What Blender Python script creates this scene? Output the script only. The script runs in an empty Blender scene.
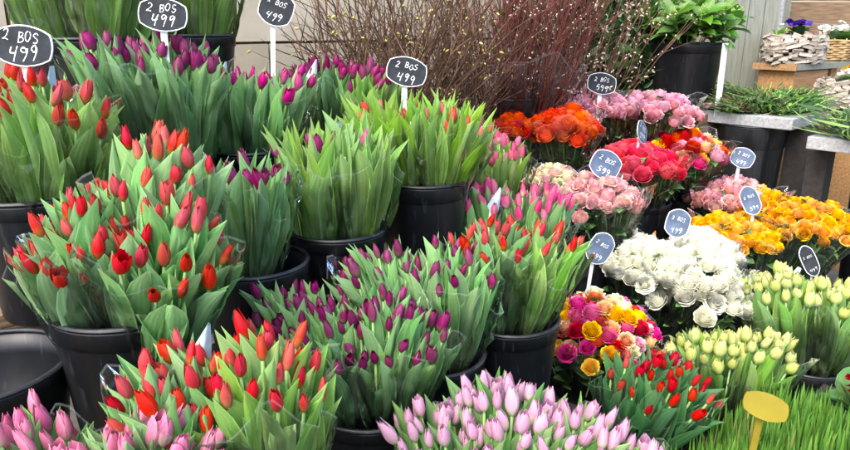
import bpy, math, random
import numpy as np
from mathutils import Vector, Matrix, Euler, noise
R = math.radians
sc = bpy.context.scene
# ------------------------------------------------------------------ camera
cam_d = bpy.data.cameras.new('camera'); cam = bpy.data.objects.new('camera', cam_d)
sc.collection.objects.link(cam); sc.camera = cam
cam.location = (0, 0, 1.57); cam.rotation_euler = (R(90-16.5), 0, 0)
cam_d.sensor_width = 36; cam_d.lens = 36*667/850; cam_d.clip_start = .05; cam_d.clip_end = 400
# ------------------------------------------------------------------ sky and sun
world = bpy.data.worlds.new('World'); sc.world = world; world.use_nodes = True
wn = world.node_tree.nodes; wl = world.node_tree.links
sky = wn.new('ShaderNodeTexSky'); sky.sky_type = 'NISHITA'; sky.sun_disc = False
sky.sun_elevation = R(52); sky.sun_rotation = R(212); sky.air_density = 1.0; sky.dust_density = 3.0; sky.ozone_density = 1.0
wn['Background'].inputs['Strength'].default_value = .15
wl.new(sky.outputs['Color'], wn['Background'].inputs['Color'])
sun_d = bpy.data.lights.new('sun', 'SUN'); sun_d.energy = 1.0; sun_d.angle = R(40); sun_d.color = (1, .95, .88)
sun = bpy.data.objects.new('sun', sun_d); sc.collection.objects.link(sun)
sdir = Vector((math.sin(R(212))*math.cos(R(52)), math.cos(R(212))*math.cos(R(52)), math.sin(R(52))))
sun.rotation_euler = sdir.to_track_quat('Z', 'Y').to_euler()
sc.view_settings.view_transform = 'Standard'; sc.view_settings.look = 'None'
sc.view_settings.exposure = 1.88; sc.view_settings.gamma = 1.0
sc.cycles.max_bounces = 8; sc.cycles.transparent_max_bounces = 24; sc.cycles.transmission_bounces = 4
sc.cycles.caustics_reflective = False; sc.cycles.caustics_refractive = False

# ------------------------------------------------------------------ helpers
col = sc.collection
def link(name, data, parent=None, mat=None):
    o = bpy.data.objects.new(name, data); col.objects.link(o)
    if parent is not None: o.parent = parent
    if mat is not None: o.matrix_basis = mat
    return o
def tag(o, label, cat, group=None, kind=None):
    if label: o['label'] = label
    if cat: o['category'] = cat
    if group: o['group'] = group
    if kind: o['kind'] = kind
    return o
def empty(name, loc, label=None, cat=None, group=None, rz=0):
    o = bpy.data.objects.new(name, None); col.objects.link(o); o.location = loc; o.rotation_euler = (0, 0, rz)
    o.empty_display_size = .05
    return tag(o, label, cat, group)
class MB:
    """collects faces, then one mesh"""
    def __init__(s): s.v = []; s.f = []; s.uv = []; s.mi = []
    def add(s, vs, fs, uvs=None, mi=0):
        b = len(s.v); s.v += [tuple(v) for v in vs]
        s.uv += list(uvs) if uvs is not None else [(0.5, 0.5)]*len(vs)
        for f in fs: s.f.append(tuple(i+b for i in f)); s.mi.append(mi)
    def grid(s, P, nu, nv, mi=0, closed=False, uvf=None):
        """P[i*(nu)+j], i along v"""
        fs = []
        for i in range(nv-1):
            for j in range(nu if closed else nu-1):
                j2 = (j+1) % nu
                fs.append((i*nu+j, i*nu+j2, (i+1)*nu+j2, (i+1)*nu+j))
        uv = [((j/(nu-1)), i/(nv-1)) for i in range(nv) for j in range(nu)]
        s.add(P, fs, uv, mi)
    def box(s, lo, hi, M=None, mi=0, jit=0, rnd=None):
        vs = [Vector((x, y, z)) for z in (lo[2], hi[2]) for y in (lo[1], hi[1]) for x in (lo[0], hi[0])]
        if jit: vs = [v+Vector((rnd.uniform(-jit, jit), rnd.uniform(-jit, jit), rnd.uniform(-jit, jit))) for v in vs]
        uv = [((v.x-lo[0])/max(1e-6, hi[0]-lo[0]), (v.z-lo[2])/max(1e-6, hi[2]-lo[2])) for v in vs]
        if M is not None: vs = [M @ v for v in vs]
        s.add(vs, [(0, 2, 3, 1), (4, 5, 7, 6), (0, 1, 5, 4), (2, 6, 7, 3), (0, 4, 6, 2), (1, 3, 7, 5)], uv, mi)
    def tube(s, pts, rad, n=5, mi=0, cap=True):
        pts = [Vector(p) for p in pts]; ring = []
        for i, p in enumerate(pts):
            t = (pts[min(i+1, len(pts)-1)]-pts[max(i-1, 0)]).normalized()
            q = t.to_track_quat('Z', 'Y'); r = rad[i] if hasattr(rad, '__len__') else rad
            for j in range(n):
                a = 2*math.pi*j/n; ring.append(p+q @ Vector((math.cos(a)*r, math.sin(a)*r, 0)))
        s.grid(ring, n, len(pts), mi, True)
        if cap:
            b = len(s.v)-len(ring); s.f.append(tuple(b+len(ring)-n+j for j in range(n))); s.mi.append(mi)
    def lathe(s, prof, n=40, mi=0, M=None):
        P = []
        for r, z in prof:
            for j in range(n):
                a = 2*math.pi*j/n; v = Vector((r*math.cos(a), r*math.sin(a), z)); P.append(M @ v if M else v)
        s.grid(P, n, len(prof), mi, True)
    def mesh(s, name, mats, smooth=True):
        me = bpy.data.meshes.new(name); me.from_pydata(s.v, [], s.f)
        uvl = me.uv_layers.new(name='UVMap')
        li = np.empty(len(me.loops), dtype=np.int32); me.loops.foreach_get('vertex_index', li)
        uvl.data.foreach_set('uv', np.array(s.uv, dtype=np.float32)[li].ravel())
        for m in (mats if isinstance(mats, (list, tuple)) else [mats]): me.materials.append(m)
        me.polygons.foreach_set('material_index', np.array(s.mi, dtype=np.int32))
        if smooth: me.polygons.foreach_set('use_smooth', np.ones(len(s.f), dtype=bool))
        me.update(); return me

# ------------------------------------------------------------------ materials
def newmat(name):
    m = bpy.data.materials.new(name); m.use_nodes = True; nt = m.node_tree; nt.nodes.clear()
    return m, nt
class NT:
    def __init__(s, nt): s.nt = nt
    def n(s, t, **kw):
        o = s.nt.nodes.new('ShaderNode'+t)
        for k, v in kw.items(): setattr(o, k, v)
        return o
    def l(s, a, b): s.nt.links.new(a, b)
    def math(s, op, a, b=None):
        o = s.n('Math', operation=op)
        for i, x in enumerate((a, b)):
            if x is None: continue
            if isinstance(x, (int, float)): o.inputs[i].default_value = x
            else: s.l(x, o.inputs[i])
        return o.outputs[0]
    def mix(s, f, a, b, bt='MIX'):
        o = s.n('Mix', data_type='RGBA', blend_type=bt)
        for i, x in ((0, f), (6, a), (7, b)):
            if isinstance(x, (int, float)): o.inputs[i].default_value = x
            elif isinstance(x, tuple): o.inputs[i].default_value = (*x, 1)
            else: s.l(x, o.inputs[i])
        return o.outputs[2]
    def ramp(s, f, stops):
        o = s.n('ValToRGB'); e = o.color_ramp.elements
        while len(e) < len(stops): e.new(.5)
        for k, (p, c) in zip(e, stops): k.position = p; k.color = (*c, 1)
        s.l(f, o.inputs[0]); return o.outputs[0]
    def noise(s, scale, detail=3, vec=None, rough=.5):
        o = s.n('TexNoise'); o.inputs['Scale'].default_value = scale; o.inputs['Detail'].default_value = detail
        o.inputs['Roughness'].default_value = rough
        if vec is not None: s.l(vec, o.inputs['Vector'])
        return o.outputs['Fac']
    def map(s, vec, scale=(1, 1, 1)):
        o = s.n('Mapping'); o.inputs['Scale'].default_value = scale; s.l(vec, o.inputs['Vector']); return o.outputs[0]
    def bump(s, h, st, dist=.01):
        o = s.n('Bump'); o.inputs['Strength'].default_value = st; o.inputs['Distance'].default_value = dist; s.l(h, o.inputs['Height']); return o.outputs[0]
    def out(s, sh): o = s.n('OutputMaterial'); s.l(sh, o.inputs[0])
    def bsdf(s, color, rough=.5, spec=.5, normal=None, metal=0):
        o = s.n('BsdfPrincipled')
        for k, x in (('Base Color', color), ('Roughness', rough), ('Specular IOR Level', spec), ('Metallic', metal)):
            if isinstance(x, tuple): o.inputs[k].default_value = (*x, 1)
            elif isinstance(x, (int, float)): o.inputs[k].default_value = x
            else: s.l(x, o.inputs[k])
        if normal is not None: s.l(normal, o.inputs['Normal'])
        return o
def srgb(r, g, b):
    f = lambda c: (c/255/12.92 if c/255 <= .04045 else ((c/255+.055)/1.055)**2.4)
    return (f(r), f(g), f(b))
def mul(c, k): return tuple(min(.95, x*k) for x in c)
def hsv_rand(t, colr, dv=.25, dh=.02, ds=.15):
    oi = t.n('ObjectInfo'); h = t.n('HueSaturation'); t.l(colr, h.inputs['Color'])
    rnd = oi.outputs['Random']
    t.l(t.math('ADD', t.math('MULTIPLY', rnd, dv), 1-dv/2), h.inputs['Value'])
    r2 = t.math('FRACT', t.math('MULTIPLY', rnd, 17.31)); r3 = t.math('FRACT', t.math('MULTIPLY', rnd, 91.7))
    t.l(t.math('ADD', t.math('MULTIPLY', r2, dh), .5-dh/2), h.inputs['Hue'])
    t.l(t.math('ADD', t.math('MULTIPLY', r3, ds), 1-ds/2), h.inputs['Saturation'])
    return h.outputs[0]
def leaf_mat(name, base, mid, tip, rough=.42, veins=46, trans=.26, dv=.28):
    m, nt = newmat(name); t = NT(nt)
    uv = t.n('UVMap').outputs[0]; sp = t.n('SeparateXYZ'); t.l(uv, sp.inputs[0])
    c = t.ramp(sp.outputs[1], [(0, base), (.3, mid), (.8, mid), (1, tip)])
    # parallel veins
    w = t.math('SINE', t.math('MULTIPLY', sp.outputs[0], veins))
    nz = t.noise(9, 4, t.map(uv, (6, 1.2, 1)))
    c = t.mix(t.math('MULTIPLY', t.math('ADD', w, 1), .22), c, mul(mid, 1.5))
    c = t.mix(t.math('MULTIPLY', nz, .4), c, mul(mid, .7))
    mr = t.math('ABSOLUTE', t.math('SUBTRACT', sp.outputs[0], .5))
    c = t.mix(t.math('MULTIPLY', t.math('LESS_THAN', mr, .025), .25), c, mul(mid, 1.6))
    c = t.mix(t.math('MULTIPLY', t.math('GREATER_THAN', mr, .475), .35), c, mul(tip, 1.5))
    blot = t.noise(3.2, 3, t.map(uv, (2, 5, 1)))
    c = t.mix(t.math('MULTIPLY', t.math('GREATER_THAN', blot, .66), .25), c, mul(tip, 1.3))
    c = hsv_rand(t, c, dv, .035, .3)
    b = t.bsdf(c, rough, .45, t.bump(t.math('ADD', w, t.math('MULTIPLY', nz, 3)), .22, .002))
    tr = t.n('BsdfTranslucent'); t.l(t.mix(.5, c, mul(tip, 1.5)), tr.inputs[0])
    mx = t.n('MixShader'); mx.inputs[0].default_value = trans; t.l(b.outputs[0], mx.inputs[1]); t.l(tr.outputs[0], mx.inputs[2])
    t.out(mx.outputs[0]); return m
def petal_mat(name, base, mid, tip, edge=None, rough=.45, trans=.25, streak=.45, dv=.3, dh=.02, tinge=.22):
    m, nt = newmat(name); t = NT(nt)
    uv = t.n('UVMap').outputs[0]; sp = t.n('SeparateXYZ'); t.l(uv, sp.inputs[0])
    nz = t.noise(7, 3, t.map(uv, (9, 1, 1)))
    rn = t.math('FRACT', t.math('MULTIPLY', t.n('ObjectInfo').outputs['Random'], 37.7))
    vv = t.math('ADD', t.math('SUBTRACT', sp.outputs[1], t.math('MULTIPLY', t.math('POWER', rn, 2), tinge)), t.math('MULTIPLY', t.math('SUBTRACT', nz, .5), .45))
    c = t.ramp(vv, [(0.03, base), (.28, mid), (.72, mid), (1, tip)])
    mr = t.math('ABSOLUTE', t.math('SUBTRACT', sp.outputs[0], .5))
    if edge is not None:
        c = t.mix(t.math('MULTIPLY', t.math('POWER', t.math('MULTIPLY', mr, 2), 2.5), .6), c, edge)
    c = t.mix(t.math('MULTIPLY', t.math('SMOOTH_MIN', t.math('MAXIMUM', t.math('MULTIPLY', t.math('SUBTRACT', nz, .46), 6), 0), 1), streak), c, mul(mid, .6))
    c = hsv_rand(t, c, dv, dh, .2)
    b = t.bsdf(c, rough, .35, t.bump(nz, .25, .002))
    tr = t.n('BsdfTranslucent'); t.l(c, tr.inputs[0])
    mx = t.n('MixShader'); mx.inputs[0].default_value = trans; t.l(b.outputs[0], mx.inputs[1]); t.l(tr.outputs[0], mx.inputs[2])
    t.out(mx.outputs[0]); return m
def plain_mat(name, c1, c2, scale=8, rough=.6, bump=.2, spec=.4, stretch=(1, 1, 1), dv=.12, detail=5, bd=.004):
    m, nt = newmat(name); t = NT(nt)
    co = t.n('TexCoord').outputs['Object']; v = t.map(co, stretch)
    nz = t.noise(scale, detail, v, .6)
    c = t.ramp(nz, [(.3, c1), (.7, c2)])
    if dv: c = hsv_rand(t, c, dv, .01, .1)
    b = t.bsdf(c, rough, spec, t.bump(nz, bump, bd)); t.out(b.outputs[0]); return m

M = {}
M['leaf_blue'] = leaf_mat('tulip_leaf_blue_green', srgb(198, 212, 152), srgb(120, 166, 104), srgb(148, 188, 126))
M['leaf_mid'] = leaf_mat('tulip_leaf_mid_green', srgb(198, 210, 142), srgb(128, 168, 86), srgb(154, 190, 110))
M['leaf_lime'] = leaf_mat('tulip_leaf_lime', srgb(186, 200, 124), srgb(128, 170, 74), srgb(164, 198, 104))
M['leaf_dark'] = leaf_mat('tulip_leaf_dark', srgb(120, 156, 100), srgb(76, 126, 78), srgb(108, 154, 100))
M['leaf_pale'] = leaf_mat('tulip_leaf_pale', srgb(170, 192, 120), srgb(105, 150, 85), srgb(150, 185, 115))
M['leaf_rose'] = leaf_mat('rose_leaf', srgb(86, 118, 66), srgb(80, 112, 62), srgb(106, 138, 82), .38, 30, .15)
M['leaf_glossy'] = leaf_mat('glossy_shrub_leaf', srgb(84, 120, 48), srgb(78, 118, 46), srgb(118, 156, 68), .3, 24, .2)
M['leaf_deep'] = leaf_mat('evergreen_leaf', srgb(40, 70, 34), srgb(42, 74, 36), srgb(62, 98, 46), .35, 20, .12)  # deep green, the leaves' own colour
M['stem'] = plain_mat('stem_green', srgb(110, 150, 80), srgb(140, 175, 100), 20, .5, .1)
P_ = {}
P_['red'] = petal_mat('petal_red', srgb(190, 120, 60), srgb(194, 34, 36), srgb(206, 60, 52), srgb(214, 92, 80))
P_['scarlet'] = petal_mat('petal_scarlet', srgb(200, 90, 50), srgb(188, 20, 18), srgb(200, 36, 28), srgb(204, 52, 40))
P_['purple'] = petal_mat('petal_purple', srgb(120, 95, 90), srgb(134, 26, 88), srgb(108, 16, 60), srgb(160, 58, 116))
P_['magenta'] = petal_mat('petal_magenta', srgb(150, 90, 110), srgb(174, 14, 112), srgb(156, 12, 84), srgb(196, 56, 136))
P_['plum'] = petal_mat('petal_plum', srgb(120, 100, 80), srgb(122, 24, 80), srgb(98, 10, 46), srgb(150, 56, 108))
P_['hotpink'] = petal_mat('petal_hot_pink', srgb(214, 190, 160), srgb(216, 78, 126), srgb(218, 96, 138), srgb(228, 140, 166))
P_['pink'] = petal_mat('petal_pink', srgb(206, 196, 160), srgb(214, 112, 150), srgb(218, 130, 158), srgb(230, 180, 196))
P_['palepink'] = petal_mat('petal_pale_pink', srgb(196, 196, 150), srgb(208, 152, 180), srgb(214, 164, 190), srgb(228, 200, 212), dv=.18)
P_['coralbud'] = petal_mat('petal_coral_bud', srgb(150, 170, 80), srgb(220, 84, 84), srgb(226, 90, 96), srgb(230, 130, 120))
P_['green'] = petal_mat('petal_green_white', srgb(132, 168, 84), srgb(188, 198, 112), srgb(224, 220, 148), srgb(220, 218, 146), streak=.25, dv=.15)
P_['white_rose'] = petal_mat('rose_white', srgb(234, 236, 188), srgb(246, 245, 228), srgb(248, 247, 236), None, .55, .4, .08, .06, .01)
P_['gold_rose'] = petal_mat('rose_gold', srgb(236, 156, 10), srgb(246, 186, 20), srgb(248, 200, 44), None, .5, .3, .15, .15)
P_['pink_rose'] = petal_mat('rose_pink', srgb(238, 206, 180), srgb(240, 176, 186), srgb(242, 206, 210), None, .5, .3, .15, .15)
P_['cream_pink_rose'] = petal_mat('rose_cream_pink', srgb(236, 228, 176), srgb(244, 212, 198), srgb(238, 148, 174), None, .5, .3, .12, .15, .03)
P_['coral_rose'] = petal_mat('rose_blush', srgb(238, 200, 160), srgb(240, 176, 166), srgb(244, 204, 198), None, .5, .3, .12, .15)
P_['red_rose'] = petal_mat('rose_red', srgb(150, 14, 24), srgb(196, 14, 26), srgb(214, 26, 36), None, .45, .2, .15, .15)
P_['rosered_rose'] = petal_mat('rose_rose_red', srgb(206, 34, 60), srgb(228, 52, 84), srgb(240, 96, 118), None, .45, .25, .15, .15)
P_['orange_rose'] = petal_mat('rose_orange', srgb(240, 180, 40), srgb(232, 96, 24), srgb(236, 110, 40), None, .45, .25, .15, .12)
P_['fire_rose'] = petal_mat('rose_fire', srgb(246, 200, 60), srgb(240, 120, 30), srgb(222, 36, 20), None, .45, .25, .12, .15)
P_['yellow_rose'] = petal_mat('rose_yellow', srgb(236, 180, 20), srgb(244, 200, 24), srgb(246, 214, 60), None, .45, .25, .12, .1)
P_['fuchsia_rose'] = petal_mat('rose_fuchsia', srgb(200, 40, 120), srgb(228, 70, 150), srgb(238, 120, 180), None, .45, .25, .12, .12)
P_['lightpink_rose'] = petal_mat('rose_light_pink', srgb(234, 200, 196), srgb(240, 172, 194), srgb(242, 200, 214), None, .45, .25, .12, .12)
P_['peach_rose'] = petal_mat('rose_peach', srgb(240, 170, 100), srgb(244, 190, 130), srgb(246, 220, 180), None, .45, .25, .12, .12)
P_['cream_rose'] = petal_mat('rose_cream', srgb(210, 216, 150), srgb(232, 228, 180), srgb(240, 236, 206), None, .45, .25, .1, .1)
P_['violet'] = petal_mat('petal_violet', srgb(60, 20, 120), srgb(62, 26, 140), srgb(76, 40, 156), None)
P_['white'] = petal_mat('petal_white', srgb(220, 210, 120), srgb(236, 236, 228), srgb(240, 240, 236), None, streak=.05)
P_['yellow'] = petal_mat('petal_yellow', srgb(240, 160, 10), srgb(244, 188, 20), srgb(246, 200, 40), None)
P_['crimson'] = petal_mat('petal_crimson', srgb(200, 150, 40), srgb(160, 10, 24), srgb(176, 16, 30), None)

def plastic_mat():
    m, nt = newmat('black_bucket_plastic'); t = NT(nt)
    co = t.n('TexCoord').outputs['Object']
    n1 = t.noise(5, 5, t.map(co, (1, 1, .35)), .65); n2 = t.noise(60, 3, t.map(co, (1, 1, .12)))
    c = t.ramp(n1, [(.35, srgb(8, 10, 14)), (.6, srgb(13, 16, 22)), (.8, srgb(34, 37, 42))])
    c = t.mix(t.math('MULTIPLY', t.math('GREATER_THAN', n2, .64), .15), c, srgb(84, 86, 88))
    n3 = t.noise(9, 4, t.map(co, (1, 1, .06))); c = t.mix(t.math('MULTIPLY', t.math('MAXIMUM', t.math('SUBTRACT', n3, .52), 0), .8), c, srgb(96, 98, 100))
    r = t.math('ADD', t.math('MULTIPLY', n1, .35), .3)
    b = t.bsdf(c, r, .5, t.bump(n2, .08, .002)); t.out(b.outputs[0]); return m
M['bucket'] = plastic_mat()
def cello_mat():
    m, nt = newmat('clear_cellophane'); t = NT(nt)
    co = t.n('TexCoord').outputs['Object']
    uv = t.n('UVMap').outputs[0]; sp = t.n('SeparateXYZ'); t.l(uv, sp.inputs[0])
    n1 = t.noise(7, 3, t.map(co, (3, 3, 1)), .55); n2 = t.noise(34, 2, t.map(co, (1, 1, .4)))
    h = t.math('ADD', n1, t.math('MULTIPLY', n2, .18)); nrm = t.bump(h, .35, .02)
    fr = t.n('Fresnel'); fr.inputs[0].default_value = 1.42; t.l(nrm, fr.inputs['Normal'])
    gl = t.n('BsdfGlossy'); gl.inputs['Roughness'].default_value = .09; gl.inputs['Color'].default_value = (.95, .97, 1, 1); t.l(nrm, gl.inputs['Normal'])
    tr = t.n('BsdfTransparent'); tr.inputs[0].default_value = (.995, .997, 1, 1)
    mx = t.n('MixShader'); t.l(fr.outputs[0], mx.inputs[0]); t.l(tr.outputs[0], mx.inputs[1]); t.l(gl.outputs[0], mx.inputs[2])
    df = t.n('BsdfDiffuse'); df.inputs[0].default_value = (.8, .83, .85, 1)
    m2 = t.n('MixShader'); edge_glint = t.math('MULTIPLY', t.math('GREATER_THAN', sp.outputs[1], .988), .07)  # white painted along the top edge, imitating film that catches the light
    t.l(t.math('ADD', edge_glint, t.math('MULTIPLY', t.math('POWER', n1, 5), .12)), m2.inputs[0])
    t.l(mx.outputs[0], m2.inputs[1]); t.l(df.outputs[0], m2.inputs[2])
    t.out(m2.outputs[0]); return m
M['cello'] = cello_mat()
M['wood'] = plain_mat('weathered_wood', srgb(92, 70, 50), srgb(150, 122, 92), 6, .7, .4, .3, (1, 14, 14))
M['wood_fresh'] = plain_mat('brown_crate_wood', srgb(130, 96, 62), srgb(176, 138, 98), 6, .6, .3, .3, (1, 12, 12))
M['wood_grey'] = plain_mat('grey_painted_boards', srgb(112, 114, 104), srgb(140, 142, 130), 5, .7, .25, .3, (12, 12, 1))
M['bark'] = plain_mat('pale_bark', srgb(104, 92, 80), srgb(196, 186, 172), 9, .85, .7, .2, (1, 1, 3), .6, 6, .01)
M['wicker'] = plain_mat('wicker', srgb(120, 92, 58), srgb(186, 156, 112), 14, .7, .4, .3, (1, 1, 1), .2)
M['soil'] = plain_mat('potting_soil', srgb(34, 26, 20), srgb(66, 50, 38), 40, .95, .8, .1, (1, 1, 1), 0)
M['concrete'] = plain_mat('grey_speckled_concrete', srgb(128, 130, 130), srgb(172, 174, 174), 60, .85, .35, .2, (1, 1, 1), .05, 8)
M['stone'] = plain_mat('beige_sandstone', srgb(178, 164, 138), srgb(206, 192, 166), 3.5, .9, .35, .2, (1, 1, 1), .12, 8, .01)
M['mortar'] = plain_mat('mortar', srgb(126, 116, 100), srgb(150, 140, 122), 20, .95, .3, .1)
M['paving'] = plain_mat('paving', srgb(70, 68, 64), srgb(104, 101, 96), 7, .9, .3, .2, (1, 1, 1), 0, 8)
M['twig_red'] = plain_mat('red_brown_twig', srgb(64, 32, 28), srgb(112, 60, 50), 30, .6, .3, .3, (1, 1, 1), .5)
M['twig_brown'] = plain_mat('brown_twig', srgb(66, 46, 36), srgb(104, 78, 60), 30, .7, .3, .3, (1, 1, 1), .5)
M['bud'] = plain_mat('yellow_green_bud', srgb(150, 140, 60), srgb(206, 190, 110), 30, .7, .2, .3)
M['catkin'] = plain_mat('pale_catkin', srgb(176, 160, 140), srgb(222, 210, 190), 30, .8, .2, .3)
M['slate'] = plain_mat('chalkboard', srgb(18, 21, 26), srgb(52, 56, 62), 14, .8, .1, .3, (1, 1, 1), .1)
M['slate_blue'] = plain_mat('blue_grey_chalkboard', srgb(46, 60, 82), srgb(96, 112, 136), 14, .6, .1, .5, (1, 1, 1), .15)
M['white_plastic'] = plain_mat('white_sign_plastic', srgb(214, 216, 220), srgb(232, 234, 236), 10, .4, .05, .5)
M['chalk'] = plain_mat('chalk', srgb(226, 228, 230), srgb(240, 240, 240), 120, .95, .1, .1)
M['yellow_plastic'] = plain_mat('yellow_sign_plastic', srgb(132, 117, 24), srgb(148, 132, 36), 12, .4, .05, .5)
M['paper'] = plain_mat('printed_paper_white', srgb(214, 220, 226), srgb(236, 240, 244), 10, .5, .05, .4)
M['paper_blue'] = plain_mat('printed_paper_blue', srgb(164, 192, 210), srgb(196, 214, 224), 10, .5, .05, .4)
M['paper_orange'] = plain_mat('printed_paper_orange', srgb(216, 130, 90), srgb(226, 160, 120), 10, .5, .05, .4)
M['tray'] = plain_mat('black_tray', srgb(24, 25, 27), srgb(40, 41, 44), 10, .5, .05, .4)
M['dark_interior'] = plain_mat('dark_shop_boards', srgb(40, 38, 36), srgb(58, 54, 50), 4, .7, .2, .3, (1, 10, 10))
def grass_mat():
    m, nt = newmat('grass_blades'); t = NT(nt)
    uv = t.n('UVMap').outputs[0]; sp = t.n('SeparateXYZ'); t.l(uv, sp.inputs[0])
    c = t.ramp(sp.outputs[1], [(0, srgb(160, 172, 104)), (.3, srgb(100, 146, 54)), (1, srgb(118, 168, 66))])
    c = t.mix(t.math('MULTIPLY', sp.outputs[0], .7), c, srgb(62, 108, 46))
    c = t.mix(t.math('MULTIPLY', t.math('GREATER_THAN', sp.outputs[0], .96), .7), c, srgb(176, 160, 96))
    b = t.bsdf(c, .45, .4); tr = t.n('BsdfTranslucent'); t.l(c, tr.inputs[0])
    mx = t.n('MixShader'); mx.inputs[0].default_value = .25; t.l(b.outputs[0], mx.inputs[1]); t.l(tr.outputs[0], mx.inputs[2])
    t.out(mx.outputs[0]); return m
M['grass'] = grass_mat()
M['greens'] = leaf_mat('cut_greens', srgb(96, 122, 66), srgb(60, 88, 44), srgb(92, 120, 62), .5, 10, .15)
M['greens_pale'] = leaf_mat('cut_greens_pale', srgb(170, 190, 110), srgb(130, 165, 80), srgb(170, 195, 120), .5, 10, .2)

# ------------------------------------------------------------------ mesh families (shared between copies)
rg = random.Random(7)
def lerp_tab(tab, s):
    for (a, x), (b, y) in zip(tab, tab[1:]):
        if s <= b: return x+(y-x)*(s-a)/(b-a)
    return tab[-1][1]
LEAF_W = [(0, .55), (.15, .8), (.35, 1), (.55, .95), (.75, .68), (.9, .32), (.97, .12), (1, 0.01)]
def leaf_shape(mb, length, half_w, th0, kap, fold, wave, twist, rnd, nu=5, nv=9, prof=LEAF_W, M4=None, mi=0):
    P = []; x = z = 0; ph = rnd.uniform(0, 6); fr = rnd.uniform(5, 9)
    for i in range(nv):
        s = i/(nv-1)
        th = th0+kap*s*s
        if i: x += math.sin(th)*length/(nv-1); z += math.cos(th)*length/(nv-1)
        w = half_w*lerp_tab(prof, s); tw = twist*s
        nx, nz = math.cos(th), -math.sin(th)
        for j in range(nu):
            u = 2*j/(nu-1)-1
            lat = u*w; dep = -fold*(abs(u)**1.6)*w+wave*math.sin(fr*s+ph+u*1.3)*w*abs(u)
            a, b = lat*math.cos(tw)-dep*math.sin(tw), lat*math.sin(tw)+dep*math.cos(tw)
            v = Vector((x+b*nx, a, z+b*nz)); P.append(M4 @ v if M4 else v)
    mb.grid(P, nu, nv, mi)
LEAF_CACHE = {}; NLEAF = 12; HUG_W = [(0, .5), (.2, .75), (.45, .95), (.65, 1), (.8, .86), (.92, .52), (.975, .22), (1, .02)]
def tulip_leaf(matn, k):
    key = (matn, k)
    if key not in LEAF_CACHE:
        r = random.Random(100+k); mb = MB()
        if k >= NLEAF: leaf_shape(mb, 1, r.uniform(.095, .125), r.uniform(.0, .05), r.uniform(-.06, .16), r.uniform(.8, 1.15), r.uniform(.03, .15), r.uniform(-.15, .15), r, 5, 9, HUG_W)
        else: leaf_shape(mb, 1, r.uniform(.075, .125), r.uniform(-.12, .02), r.choice([r.uniform(.05, .35), r.uniform(-.15, .15), r.uniform(.3, .7)]), r.uniform(.35, .9), r.uniform(.08, .4), r.uniform(-.8, .8), r)
        LEAF_CACHE[key] = mb.mesh('tulip_leaf', M[matn])
    return LEAF_CACHE[key]
ROSE_LEAF_W = [(0, .1), (.15, .6), (.4, 1), (.65, .85), (.85, .45), (1, .02)]
def round_leaf(matn, k):
    key = ('r', matn, k)
    if key not in LEAF_CACHE:
        r = random.Random(200+k); mb = MB()
        leaf_shape(mb, 1, r.uniform(.26, .36), r.uniform(0, .2), r.uniform(.2, .9), r.uniform(.2, .5), r.uniform(.1, .25), r.uniform(-.3, .3), r, 5, 7, ROSE_LEAF_W)
        LEAF_CACHE[key] = mb.mesh('leaf', M[matn])
    return LEAF_CACHE[key]
STEM_CACHE = {}
def stem_mesh(L, rad=.0035, matn='stem'):
    key = (round(L/.03), rad, matn)
    if key not in STEM_CACHE:
        mb = MB(); L2 = key[0]*.03
        mb.tube([(0, 0, 0), (.004, 0, L2*.33), (.006, 0, L2*.66), (0, 0, L2)], [rad*1.2, rad*1.1, rad, rad], 5)
        STEM_CACHE[key] = (mb.mesh('stem', M[matn]), L2)
    return STEM_CACHE[key]
# tulip bloom: unit height 1, base at origin, +Z
def tulip_bloom_shape(mb, opn, slim, r):
    prof = lambda v: (.07+.93*math.sin(math.pi*min(1, v*1.02+.04)**(.72+.1*opn))**.75)*slim
    for ring in (1, 0):
        for k in range(3):
            a0 = 2*math.pi*(k/3)+(math.pi/3 if ring else 0)+r.uniform(-.1, .1)
            h = 1-.05*ring+r.uniform(-.04, .03); lift = r.uniform(0, .10)*opn+(.012 if not ring else -.012)
            nu, nv = 5, 9; P = []
            for i in range(nv):
                v = i/(nv-1)
                rad = prof(v)
                wv = lerp_tab([(0, .55), (.2, .95), (.5, 1.08), (.72, .92), (.88, .6), (.96, .32), (1, .03)], v)
                rr = rad+lift*v*v*1.2+(.045+.05*opn)*v**3
                for j in range(nu):
                    u = 2*j/(nu-1)-1
                    a = a0+u*(1.0 if not ring else 1.12)*wv
                    q = rr*((1.09-.05*u*u) if not ring else (1-.08*u*u))
                    q += .014*math.sin(9*v+k*2+3*u)*v; P.append(Vector((q*math.cos(a), q*math.sin(a), v*h-.03*abs(u)*v)))
            mb.grid(P, nu, nv)
BLOOM_CACHE = {}
def tulip_bloom(colr, k):
    key = (colr, k)
    if key not in BLOOM_CACHE:
        r = random.Random(300+k); mb = MB()
        fat = colr in ('green',)
        opn = [0, .12, .4, .8, .2, 1.15][k]+(.5 if fat else 0)
        tulip_bloom_shape(mb, opn, [.20, .235, .25, .26, .22, .27][k]*(1.35 if fat else (1.1 if colr in ('purple', 'plum', 'magenta') else 1)), r)
        BLOOM_CACHE[key] = mb.mesh('tulip_bloom', P_[colr])
    return BLOOM_CACHE[key]
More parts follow.
